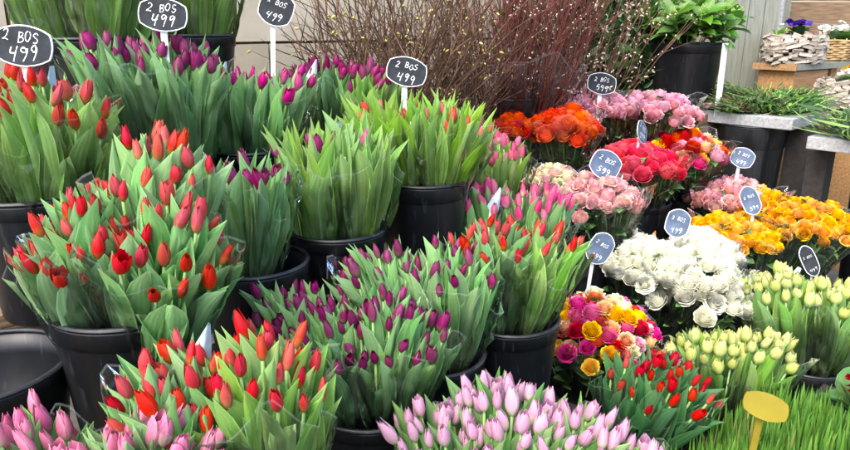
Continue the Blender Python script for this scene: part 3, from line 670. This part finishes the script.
def smooth(p, k=4):
    o = []
    for i in range(len(p)-1):
        p0, p1, p2, p3 = [Vector((*p[max(0, min(len(p)-1, i+j))], 0)) for j in (-1, 0, 1, 2)]
        for q in range(k):
            t = q/k; o.append(.5*((2*p1)+(p2-p0)*t+(2*p0-5*p1+4*p2-p3)*t*t+(3*p1-p0-3*p2+p3)*t**3))
    return o+[Vector((*p[-1], 0))]
def outline(w, h, k=7):
    # barrel plate with cusped corners: bulging top and bottom, sides slightly bowed
    c = [(-w/2, h*.32), (w/2, h*.32), (w/2, -h*.32), (-w/2, -h*.32)]; o = []
    bul = [(0, h*.20), (w*.05, 0), (0, -h*.20), (-w*.05, 0)]
    for i in range(4):
        a, b = c[i], c[(i+1) % 4]
        for q in range(k):
            t = q/k; s = math.sin(math.pi*t)**.8
            o.append((a[0]+(b[0]-a[0])*t+bul[i][0]*s, a[1]+(b[1]-a[1])*t+bul[i][1]*s))
    return o
def plate(mb, pts, y0, y1):
    n = len(pts); vs = [(x, y0, z) for x, z in pts]+[(x, y1, z) for x, z in pts]
    mb.add(vs, [tuple(range(n)), tuple(range(2*n-1, n-1, -1))]+[(i, i+n, (i+1) % n+n, (i+1) % n) for i in range(n)])
def price_sign(label, loc, w, h, yaw, roll, tilt, lines, face='slate', stake=.22, fixed=None):
    e = empty('price_sign', loc, label, 'price sign', 'chalkboard price signs on stakes', R(yaw))
    A = Euler((R(tilt), R(roll), 0)).to_matrix().to_4x4()
    bm = 'white_plastic' if not fixed else fixed
    m = MB(); plate(m, outline(w, h), -.0012, .0018); link('border', m.mesh('sign_border', M[bm], False), e, A)
    if not fixed:
        m = MB(); plate(m, outline(w-.0055, h-.0055), -.0022, -.0013); link('face', m.mesh('sign_face', M[face], False), e, A)
        rr = random.Random(len(label))
        for li, (txt, size, cx, cz) in enumerate(lines):
            adv = size*.82; x = cx*w-adv*len(txt)/2
            for ch in txt:
                if ch != ' ':
                    dz = rr.uniform(-.14, .14)*size; m = MB()
                    for stq in GLY[ch]:
                        pts = smooth([((a+rr.uniform(-.07, .07)+.15*b)*size*.85+x, (b+rr.uniform(-.07, .07))*size+cz*h+dz) for a, b in stq])
                        hw = size*.05; P = []
                        for i, p in enumerate(pts):
                            tdir = (pts[min(i+1, len(pts)-1)]-pts[max(i-1, 0)]).normalized(); nn = Vector((-tdir.y, tdir.x, 0))*hw*rr.uniform(.45, 1.35)
                            P += [(p.x+nn.x, -.0027, p.y+nn.y), (p.x-nn.x, -.0027, p.y-nn.y)]
                        m.grid(P, 2, len(pts))
                    link('chalk_character', m.mesh('chalk_character', M['chalk'], False), e, A)
                x += adv
    m = MB(); sw = w*.075
    zt = -h*.36
    m.box((-sw, .002, -stake), (sw, .0055, zt)); m.box((-sw*2.0, .002, zt), (sw*2.0, .0055, zt+h*.12))
    link('stake', m.mesh('sign_stake', M[bm], False), e, Matrix.Rotation(R(roll*.15), 4, 'Y') @ Matrix.Translation((math.sin(R(roll))*-h*.3, 0, 0)))
def std(w, a='2 BOS', b='499'): return [(a, w*.165, -.02, .10), (b, w*.225, .03, -.34)]
price_sign('leftmost chalkboard price sign, above the red tulips', (-.868, 1.49, 1.532), .125, .085, -6, 4, -8, std(.125))
price_sign('chalkboard price sign above the purple tulips and the leafy bunches', (-.69, 1.84, 1.602), .118, .083, 0, 6, -8, std(.118))
price_sign('chalkboard price sign in front of the beige wall', (-.49, 2.31, 1.63), .105, .11, 0, 22, -8, std(.098))
price_sign('chalkboard price sign between the lime green tulips and the twigs', (-.062, 2.30, 1.427), .125, .095, 0, 12, -8, std(.112), stake=.25)
price_sign('small chalkboard price sign behind the pink roses', (.90, 3.46, 1.296), .14, .105, 6, 8, -10, std(.12, '2 BOS', '599'))
price_sign('narrow price sign seen nearly edge on between mixed and rose red roses', (1.05, 3.22, 1.085), .12, .10, 48, 32, -10, std(.12, '2 BOS', '599'), 'slate_blue')
price_sign('blue grey price sign in the cream pink roses', (.748, 2.72, 1.025), .12, .115, 0, 28, -12, std(.11, '2 BOS', '599'), 'slate_blue')
price_sign('blue grey price sign beside the bright mixed roses', (1.64, 3.40, .925), .105, .10, -20, 20, -12, std(.09), 'slate_blue')
price_sign('narrow blue grey price sign in the golden roses', (1.50, 2.98, .805), .075, .135, 0, -24, -12, std(.075, '2 BOS', '599'), 'slate_blue')
price_sign('blue grey price sign in the white roses', (1.05, 2.66, .79), .095, .115, 0, 16, -12, std(.09), 'slate_blue')
price_sign('blue grey price sign in front of the cream pink rose bucket', (.645, 2.33, .79), .085, .12, 0, 32, -12, std(.08, '2 BOS', '599'), 'slate_blue', .26)
price_sign('narrow price sign in the pale green tulips', (1.545, 2.53, .67), .055, .13, 0, -26, -12, std(.055), 'slate', .2)
price_sign('blank yellow sign on a stake in the grass', (.905, 1.56, .605), .135, .070, 8, 22, -24, [], fixed='yellow_plastic', stake=.36)

# ------------------------------------------------------------------ grass trays and the red primrose
def grass_tray(label, t, n, z, wx, wy, cnt, hgt, seed):
    r = random.Random(seed); p = TN(t, n, z); e = empty('grass_tray', p, label, 'grass tray', 'trays of sprouting grass', R(45))
    m = MB(); th = .006
    for lo, hi in (((0, 0, -.07), (wx, wy, -.064)), ((0, 0, -.064), (wx, th, 0)), ((0, wy-th, -.064), (wx, wy, 0)), ((0, th, -.064), (th, wy-th, 0)), ((wx-th, th, -.064), (wx, wy-th, 0))): m.box(lo, hi)
    link('tray', m.mesh('tray', M['tray'], False), e)
    m = MB(); m.box((.0065, .0065, -.063), (wx-.0065, wy-.0065, -.012)); link('soil', m.mesh('soil', M['soil'], False), e)
    m = MB(); cl = [(r.uniform(.01, wx-.01), r.uniform(.01, wy-.01)) for _ in range(cnt//9)]
    for i in range(cnt):
        cx0, cy0 = cl[i % len(cl)]; x, y = min(wx-.008, max(.008, r.gauss(cx0, .018))), min(wy-.008, max(.008, r.gauss(cy0, .018))); h = hgt*r.uniform(.55, 1.1); a = r.uniform(0, 6.28); ben = r.uniform(.0, .22)*h; w = r.uniform(.0028, .0056)
        lx, ly = r.gauss(0, .065)*h, r.gauss(0, .065)*h; ca, sa = math.cos(a), math.sin(a); rc = r.random(); P = []; uv = []
        for k in range(5):
            s = k/4; cx, cy, cz = x+lx*s+ca*ben*s*s*.6, y+ly*s+sa*ben*s*s*.6, -.012+h*(s-.12*s*s*ben/h*2)
            ww = w*(1 if s < .6 else (1-s)/.4*.95+.05)
            P += [(cx-sa*ww, cy+ca*ww, cz), (cx+sa*ww, cy-ca*ww, cz)]; uv += [(rc, s), (rc, s)]
        m.add(P, [(2*k, 2*k+1, 2*k+3, 2*k+2) for k in range(4)], uv)
    g = link('grass', m.mesh('grass', M['grass']), e); g['kind'] = 'stuff'
grass_tray('tray of grass around the yellow sign', 1.66, .33, .335, .34, .30, 900, .15, 1)
grass_tray('tray of grass at the bottom edge beside the pale pink tulips', 1.28, .36, .335, .36, .30, 900, .15, 2)
grass_tray('tray of grass between the yellow sign and the red primrose', 2.02, .30, .335, .24, .30, 600, .15, 3)
grass_tray('tray of grass at the lower corner of the picture', 1.72, .0, .335, .42, .30, 900, .15, 4)
bench('low stand under the grass trays', 1.25, 2.28, -.1, .67, .262, 'dark_interior')
def plant(name, label, cat, loc, fl, nfl, fsz, leafm, nl, ll, spread, seed, hgt=.08, group=None, pot=True):
    r = random.Random(seed); e = empty(name, loc, label, cat, group)
    if pot:
        m = MB(); m.lathe([(0, -.10), (.045, -.10), (.06, -.004), (.064, -.004), (.064, 0), (.055, 0), (.052, -.015), (0, -.015)], 24); link('pot', m.mesh('pot', M['tray']), e)
    for i in range(nl):
        a = i*2.4+r.uniform(-.3, .3)
        link('leaf', round_leaf(leafm, r.randrange(6)), e, Matrix.Rotation(a, 4, 'Z') @ Matrix.Translation((.01, 0, -.01)) @ Matrix.Rotation(r.uniform(.35, 1.25), 4, 'Y') @ Matrix.Scale(ll*r.uniform(.7, 1.15), 4))
    for i in range(nfl):
        a, q = r.uniform(0, 6.28), spread*math.sqrt(r.random()); h = hgt*r.uniform(.75, 1.15)
        m4 = Matrix.Translation((q*math.cos(a), q*math.sin(a), h)) @ Euler((r.uniform(-.2, .9), r.uniform(-.6, .6), r.uniform(0, 6))).to_matrix().to_4x4() @ Matrix.Scale(fsz*r.uniform(.85, 1.15), 4)
        link('bloom', small_flower(fl, i % 3), e, m4)
    return e
plant('primrose', 'dark red primrose in a small pot by the grass', 'primrose', (1.375, 1.87, .40), 'crimson', 14, .055, 'leaf_rose', 14, .16, .05, 5, .09)
bench('small stand under the red primrose', 2.29, 2.6, .2, .52, .298, 'dark_interior')

# ------------------------------------------------------------------ concrete slabs on buckets, with cut greenery
def slab_obj(label, corner, ang, sx, sy, ztop, th=.065):
    m = MB(); m.box((0, 0, -th), (sx, sy, 0)); o = link('concrete_slab', m.mesh('concrete_slab', M['concrete'], False)); o.location = (*corner, ztop); o.rotation_euler = (0, 0, R(ang))
    bv = o.modifiers.new('bevel', 'BEVEL'); bv.width = .005; bv.segments = 2
    tag(o, label, 'slab', 'concrete slabs used as tables')
slab_obj('grey concrete slab on a black bucket, heaped with cut greenery', (2.09, 3.80), 43, .60, .60, 1.07)
slab_obj('lower grey concrete slab cut off by the picture edge', (2.37, 2.97), 43, .60, .60, 1.035)
bucket(2.02, 4.12, 1.0045, 'tall black bucket carrying the concrete slab', .40, 1.0)
bucket(2.40, 3.36, .9695, 'tall black bucket carrying the lower concrete slab', .36, .965)
def post(name, label, cat, x, y, w, d, z0, z1, mat, rz=45, group=None):
    m = MB(); m.box((-w/2, -d/2, 0), (w/2, d/2, z1-z0)); o = link(name, m.mesh(name, M[mat], False)); o.location = (x, y, z0); o.rotation_euler = (0, 0, R(rz)); return tag(o, label, cat, group)
post('wooden_post', 'dark wooden post standing beside the bucket under the slab', 'post', 2.30, 4.06, .16, .12, 0, 1.0045, 'dark_interior')
post('wooden_post', 'dark wooden post behind the bucket under the lower slab', 'post', 2.14, 3.56, .12, .1, 0, .9695, 'dark_interior', 43)
post('wooden_post', 'dark wooden post under the far corner of the slab', 'post', 1.80, 4.32, .12, .1, 0, 1.0045, 'dark_interior', 43)
def greens(label, loc, ang, ln, wd, cnt, seed, pale=.3, yel=0, brown=.14):
    r = random.Random(seed); e = empty('greenery_bunch', loc, label, 'cut greenery', 'bunches of cut greenery on slabs', R(ang)); m = MB()
    for i in range(cnt):
        L = ln*r.uniform(.25, .62); y = r.gauss(0, wd*.3); z = abs(r.gauss(0, .042))+.003; x = r.uniform(-ln/2, ln/2-L*.6)
        A = Matrix.Translation((x, y, z)) @ Matrix.Rotation(r.gauss(0, .55), 4, 'Z') @ Matrix.Rotation(R(90)-r.uniform(0, .22), 4, 'Y') @ Matrix.Rotation(r.uniform(2.2, 4.1), 4, 'Z')
        leaf_shape(m, L, r.choice([r.uniform(.0015, .004), r.uniform(.004, .011)]), 0, r.uniform(-.1, .4), .4, .1, r.uniform(-1, 1), r, 3, 5, LEAF_W, A, 2 if r.random() < brown else (1 if r.random() < pale else 0))
    for i in range(cnt):
        y = r.gauss(0, wd*.33); x = r.uniform(-ln/2, ln/2)
        A = Matrix.Translation((x, y, abs(r.gauss(0, .042))+.012)) @ Euler((r.uniform(-.8, .8), r.uniform(-1.2, 1.2), r.uniform(0, 6))).to_matrix().to_4x4()
        leaf_shape(m, r.uniform(.02, .05), r.uniform(.005, .010), 0, .5, .3, .2, .3, r, 3, 4, ROSE_LEAF_W, A, 1 if r.random() < pale else 0)
    f = link('foliage', m.mesh('cut_foliage', [M['greens'], M['greens_pale'], M['twig_brown']]), e); f['kind'] = 'stuff'
    for i in range(yel):
        link('bloom', small_flower('yellow', i % 3), e, Matrix.Translation((ln*.3+r.uniform(-.05, .05), r.uniform(-.05, .05), .045+r.uniform(0, .02))) @ Euler((r.uniform(-.6, .6), r.uniform(-.6, .6), 0)).to_matrix().to_4x4() @ Matrix.Scale(.035, 4))
SU = Vector((math.cos(R(43)), math.sin(R(43)), 0)); SV = Vector((-SU.y, SU.x, 0))
S1 = Vector((2.09, 3.80, 1.072)); S2 = Vector((2.37, 2.97, 1.037))
greens('feathery dark green cuttings heaped at the far end of the slab', S1+SU*.16+SV*.43, 105, .5, .26, 520, 1, .1, 0, .4)
greens('green cuttings in the middle of the slab heap', S1+SU*.38+SV*.40, 80, .48, .24, 380, 2, .3, 4)
greens('yellow flowered green cuttings on the front of the slab', S1+SU*.30+SV*.14, 38, .48, .22, 380, 3, .3, 9)
greens('pale green cuttings at the rim of the slab by the planter', S1+SU*.45+SV*.18, 55, .36, .2, 240, 4, .7)
greens('green cuttings on the lower slab, nearer the golden roses', S2+SU*.16+SV*.38, 70, .46, .26, 420, 5, .4, 6)
greens('green cuttings on the lower slab at the picture edge', S2+SU*.42+SV*.42, 50, .44, .26, 420, 6, .5, 5)

# ------------------------------------------------------------------ wooden bench with bark planters and basket
E1 = Vector((2.50, 4.60, 0)); EA = 35
be = empty('plank_table', E1, 'long brown wooden plank table carrying planters', 'table', rz=R(EA))
m = MB(); m.box((0, 0, 1.29), (2.6, .30, 1.33)); link('plank', m.mesh('plank', M['wood_grey'], False), be)
m = MB(); m.box((-.012, -.002, 1.288), (-.001, .302, 1.332)); link('end_board', m.mesh('end_board', M['wood_fresh'], False), be)
for i in range(3):
    m = MB(); m.box((.03, .025, 1.287-.14*(i+1)), (.5, .275, 1.287-.14*i-.006)); link('crate_board', m.mesh('crate_board', M['wood_fresh'], False), be)
for x in (.6, 2.4):
    m = MB(); m.box((x, .05, 0), (x+.08, .25, 1.288)); link('leg', m.mesh('leg', M['wood_fresh'], False), be)
m = MB(); m.box((.04, .05, 0), (.12, .25, .866)); link('leg', m.mesh('leg', M['wood_fresh'], False), be)
chips = []
for k in range(7):
    mm = MB(); rr = random.Random(900+k); L, h, d = rr.uniform(.05, .11), rr.uniform(.018, .035), rr.uniform(.012, .022)
    mm.box((-L/2, -d/2, -h/2), (L/2, d/2, h/2), None, 0, .006, rr); chips.append(mm.mesh('bark_chip', M['bark'], False))
def bark_planter(label, loc, ang, rx, ry, h, seed):
    r = random.Random(seed); e = empty('bark_planter', loc, label, 'planter', 'planters clad in bark chips', R(ang))
    m = MB(); n = 36; P = []
    for q, z in ((.9, 0), (.97, h*.5), (.93, h-.02), (.82, h-.02), (.0, h-.03)):
        P += [(rx*q*math.cos(2*math.pi*j/n), ry*q*math.sin(2*math.pi*j/n), z) for j in range(n)]
    m.grid(P, n, 5, 0, True); link('liner', m.mesh('planter_liner', M['soil']), e)
    z = .014
    while z < h:
        a = r.uniform(0, .3); bulge = .95+.09*math.sin(math.pi*z/h)
        while a < 6.28:
            x, y = rx*bulge*math.cos(a), ry*bulge*math.sin(a); ta = math.atan2(ry*math.cos(a), -rx*math.sin(a))
            link('bark_chip', r.choice(chips), e, Matrix.Translation((x, y, z+r.uniform(-.006, .006))) @ Matrix.Rotation(ta+r.uniform(-.2, .2), 4, 'Z') @ Euler((r.uniform(-.35, .35), r.uniform(-.3, .3), 0)).to_matrix().to_4x4())
            a += r.uniform(.065, .10)/(.5*(rx+ry))
        z += .024
    return e
u2 = Vector((math.cos(R(EA)), math.sin(R(EA)), 0)); v2 = Vector((-u2.y, u2.x, 0))
pp = E1+u2*.22+v2*.15+Vector((0, 0, 1.332))
bark_planter('bark clad planter with violet flowers on the plank table', pp, EA, .24, .17, .20, 11)
plant('primrose', 'violet primrose growing in the bark planter', 'primrose', pp+u2*.03+Vector((0, 0, .19)), 'violet', 16, .055, 'leaf_deep', 14, .10, .075, 21, .075, pot=False)
plant('hyacinth', 'pale green sprouting bulb in the bark planter', 'bulb plant', pp-u2*.11+v2*.06+Vector((0, 0, .185)), 'white', 3, .03, 'leaf_lime', 9, .08, .015, 22, .07, pot=False)
pb = E1+u2*.80+v2*.15+Vector((0, 0, 1.332))
bk = empty('wicker_basket', pb, 'woven wicker basket with white primroses on the plank table', 'basket', rz=R(EA))
for i in range(9):
    m = MB(); z = .012+i*.0165; pts = []
    for j in range(49):
        a = 2*math.pi*j/48; q = 1+.03*math.sin(12*a+(math.pi if i % 2 else 0))+.10*i/9
        pts.append((.17*q*math.cos(a), .13*q*math.sin(a), z+.002*math.sin(5*a+i)))
    m.tube(pts, .009, 6, 0, False); link('weave', m.mesh('weave', M['wicker']), bk)
for j in range(12):
    a = 2*math.pi*j/12; m = MB(); m.tube([(.168*math.cos(a), .128*math.sin(a), 0), (.186*math.cos(a), .142*math.sin(a), .16)], .006, 5); link('stake', m.mesh('stake', M['wicker']), bk)
m = MB(); m.box((-.11, -.085, .004), (.11, .085, .13)); link('soil', m.mesh('soil', M['soil'], False), bk)
plant('primrose', 'white primrose in the wicker basket', 'primrose', pb+Vector((-.03, -.02, .15)), 'white', 20, .065, 'leaf_rose', 14, .11, .085, 23, .08, pot=False)
plant('snowdrop', 'leafy bulb plant in the wicker basket', 'bulb plant', pb+u2*.10+Vector((0, 0, .15)), 'white', 4, .03, 'leaf_glossy', 12, .14, .05, 24, .12, pot=False)
p2 = Vector((2.77, 4.42, 1.075))
bark_planter('bark clad planter with yellow and white flowers at the picture edge', p2, 40, .24, .18, .17, 12)
plant('primrose', 'yellow primrose in the bark planter at the picture edge', 'primrose', p2+Vector((.06, .02, .16)), 'yellow', 16, .065, 'leaf_rose', 12, .10, .08, 25, .09, pot=False)
plant('primrose', 'white primrose in the bark planter at the picture edge', 'primrose', p2+Vector((-.05, -.05, .155)), 'white', 12, .055, 'leaf_rose', 14, .10, .06, 26, .06, pot=False)
post('wooden_stand', 'brown wooden stand under the bark planter at the picture edge', 'stand', 2.84, 4.44, .36, .30, 0, 1.073, 'wood_fresh', 40)
plant('primrose', 'yellow primrose standing far back on the plank table', 'primrose', E1+u2*1.35+v2*.15+Vector((0, 0, 1.434)), 'yellow', 14, .07, 'leaf_rose', 10, .10, .08, 27, .09)

# ------------------------------------------------------------------ boards and posts behind the right side
pan = empty('board_partition', (2.08, 5.0, 0), 'grey painted board partition behind the green shrub bucket', 'partition', rz=R(8))
for i in range(4):
    m = MB(); m.box((i*.125+.003, 0, 0), ((i+1)*.125-.003, .03, 2.6)); link('board', m.mesh('board', M['wood_grey'], False), pan)
post('door_post', 'pale grey post between dark gap and plank wall', 'post', 2.93, 5.95, .17, .12, 0, 2.7, 'concrete', 0)
post('door_post', 'grey wooden post beside the dark gap', 'post', 3.10, 6.1, .10, .12, 0, 2.7, 'wood_grey', 0)
pw = empty('plank_wall', (3.1, 6.4, 0), 'brown horizontal plank wall far behind the planters', 'wall', rz=R(10))
for i in range(13):
    m = MB(); m.box((0, 0, i*.2+.004), (4, .03, (i+1)*.2-.004)); link('plank', m.mesh('plank', M['wood'], False), pw)

# ------------------------------------------------------------------ twigs
def branch_mesh(k, matn, budm, ln=.8, side=5, wig=.05, buds=14, bs=.006, rad=.004):
    r = random.Random(700+k); m = MB()
    def twig(p, d, L, r0, n):
        pts = [p]; cur = p; dd = d.copy()
        for i in range(n):
            dd = (dd+Vector((r.gauss(0, wig), r.gauss(0, wig), r.gauss(0, wig*.5)))).normalized(); cur = cur+dd*L/n; pts.append(cur)
        m.tube(pts, [r0*(1-.75*i/n) for i in range(n+1)], 5); return pts
    main = twig(Vector((0, 0, 0)), Vector((0, 0, 1)), ln, rad, 9); allp = main[3:]
    for i in range(side):
        b = r.randrange(2, 9); a = r.uniform(0, 6.28); an = r.uniform(.3, .8)
        allp += twig(main[b], Vector((math.cos(a)*math.sin(an), math.sin(a)*math.sin(an), math.cos(an))), ln*r.uniform(.2, .45), rad*.55, 5)[1:]
    for i in range(buds):
        j = r.randrange(len(allp)-1); p = allp[j].lerp(allp[j+1], r.random()) if (allp[j+1]-allp[j]).length < .12 else allp[j]
        d = Vector((r.gauss(0, 1), r.gauss(0, 1), r.gauss(.8, .6))).normalized(); s = bs*r.uniform(.7, 1.4)
        m.tube([p, p+d*s*.8, p+d*s*2, p+d*s*3], [s*.4, s*.8, s*.7, s*.1], 5, 1)
    return m.mesh('branch', [M[matn], M[budm]])
BR = {'red': [branch_mesh(k, 'twig_red', 'catkin', .75, 4, .05, 4, .003, .0042) for k in range(6)],
      'bud': [branch_mesh(20+k, 'twig_brown', 'bud', .75, 9, .15, 5, .004, .0048) for k in range(6)],
      'cat': [branch_mesh(40+k, 'twig_brown', 'catkin', .75, 4, .07, 12, .0042, .0044) for k in range(6)]}
def twig_bunch(label, base, lean, spread, n, kind, ln, seed, r0=.06, wr=False):
    r = random.Random(seed); e = empty('twig_bunch', base, label, 'twigs', 'bunches of bare twigs'); lean = Vector(lean)
    for i in range(n):
        a, q = r.uniform(0, 6.28), math.sqrt(r.random())
        d = (Vector((math.cos(a)*q*spread, math.sin(a)*q*spread, 1))+lean).normalized(); s = ln/.75*r.uniform(.75, 1.15)
        link('branch', r.choice(BR[kind]), e, Matrix.Translation((math.cos(a)*q*r0, math.sin(a)*q*r0, 0)) @ d.to_track_quat('Z', 'Y').to_matrix().to_4x4() @ Matrix.Rotation(r.uniform(0, 6), 4, 'Z') @ Matrix.Scale(s, 4))
    if wr: wrap(e, (Vector((0, 0, 1))+lean).normalized()*.6, .6, .09, .26, .45, seed)
bucket(.46, 3.38, 1.235, 'black bucket of dark red twigs in the middle', .31, .33)
bucket(.10, 3.1, 1.20, 'black bucket of budding twigs behind the fourth price sign', .30, .30)
bucket(.85, 3.75, 1.235, 'black bucket of catkin twigs behind the pink roses', .30, .33)
bucket(-.13, 2.83, 1.20, 'black bucket of loose twigs before the beige wall', .28, .30)
twig_bunch('dense dark red twigs in the middle bucket, leaning to the shrub', (.50, 3.38, .95), (.12, 0, 0), .28, 80, 'red', .95, 1, .09, True)
twig_bunch('dense dark red twigs in the middle bucket, leaning to the price signs', (.40, 3.38, .95), (-.06, 0, 0), .26, 60, 'red', .85, 2, .08, True)
twig_bunch('tangle of budding twigs behind the lime green tulips', (.08, 3.1, .93), (-.12, 0, 0), .44, 60, 'bud', .8, 3, .08)
twig_bunch('loose arching twigs against the beige wall', (-.13, 2.83, .93), (-.05, 0, 0), .5, 55, 'bud', .85, 4, .07)
twig_bunch('catkin twigs spreading in front of the evergreen shrub', (.85, 3.75, .95), (.05, -.1, 0), .6, 44, 'cat', .85, 5, .08)

# ------------------------------------------------------------------ skimmia bucket and the evergreen behind
bucket(1.66, 4.36, 1.475, 'large black bucket of glossy green shrub cuttings', .44, .42)
post('wooden_stand', 'wooden stand hidden under the large shrub bucket', 'stand', 1.66, 4.36, .42, .42, 0, 1.053, 'wood', 45)
rr = random.Random(61)
sk = empty('skimmia_bunch', (1.66, 4.36, 1.40), 'glossy green shrub cuttings with pale flower buds in the large bucket', 'shrub cuttings')
budmb = MB()
for i in range(60):
    a = i*2.4; z = .5*rr.random(); budmb.tube([(.02*math.cos(a)*(1-z), .02*math.sin(a)*(1-z), z*.12), (.028*math.cos(a)*(1-z), .028*math.sin(a)*(1-z), z*.12+.008)], [.004, .002], 4)
bud_me = budmb.mesh('bud_cluster', M['leaf_lime'])
for i in range(22):
    a, q = i*2.4, math.sqrt((i+.5)/22); d = Vector((math.cos(a)*q*.85, math.sin(a)*q*.85, 1)).normalized(); L = .27*rr.uniform(.8, 1.2)
    sm, L = stem_mesh(L, .004)
    t = link('sprig', sm, sk, Matrix.Translation((math.cos(a)*q*.10, math.sin(a)*q*.10, 0)) @ d.to_track_quat('Z', 'Y').to_matrix().to_4x4())
    link('bud_cluster', bud_me, t, Matrix.Translation((0, 0, L)) @ Matrix.Scale(rr.uniform(.9, 1.4), 4))
    for k in range(11):
        link('leaf', round_leaf('leaf_glossy', rr.randrange(6)), t, Matrix.Translation((0, 0, L-.01-.012*k)) @ Matrix.Rotation(k*2.4, 4, 'Z') @ Matrix.Rotation(rr.uniform(.35, 1.0)+.03*k, 4, 'Y') @ Matrix.Diagonal((.15, .12, .15*rr.uniform(.8, 1.2), 1)))
post('white_card', 'narrow white card standing against the large shrub bucket', 'card', 1.80, 4.14, .05, .004, 1.04, 1.48, 'white_plastic', 30)
def shrub(label, loc, rx, ry, rz, cnt, seed):
    r = random.Random(seed); e = empty('evergreen_shrub', loc, label, 'shrub', 'evergreens behind the twigs'); m = MB()
    for i in range(cnt):
        v = Vector((r.gauss(0, 1), r.gauss(0, 1), r.gauss(0, 1))).normalized()*r.uniform(.45, 1)**.5
        p = Vector((v.x*rx, v.y*ry, rz+v.z*rz)); A = Matrix.Translation(p) @ Euler((r.uniform(-1, 1), r.uniform(-1, 1), r.uniform(0, 6))).to_matrix().to_4x4()
        leaf_shape(m, r.uniform(.06, .11), r.uniform(.015, .028), 0, .5, .3, .15, .2, r, 3, 5, ROSE_LEAF_W, A)
    f = link('crown', m.mesh('shrub_crown', M['leaf_deep']), e); f['kind'] = 'stuff'
    m = MB(); m.tube([(0, 0, -loc[2]), (.02, 0, 0), (0, .02, rz*1.2)], [.03, .025, .008], 7); link('trunk', m.mesh('trunk', M['twig_brown']), e)
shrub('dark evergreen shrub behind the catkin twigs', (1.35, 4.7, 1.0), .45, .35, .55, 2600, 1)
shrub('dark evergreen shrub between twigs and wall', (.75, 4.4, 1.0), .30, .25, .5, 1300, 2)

for o in bpy.data.objects:
    if o.parent is None and o.get('category') and not o.get('kind'): o['kind'] = 'thing'
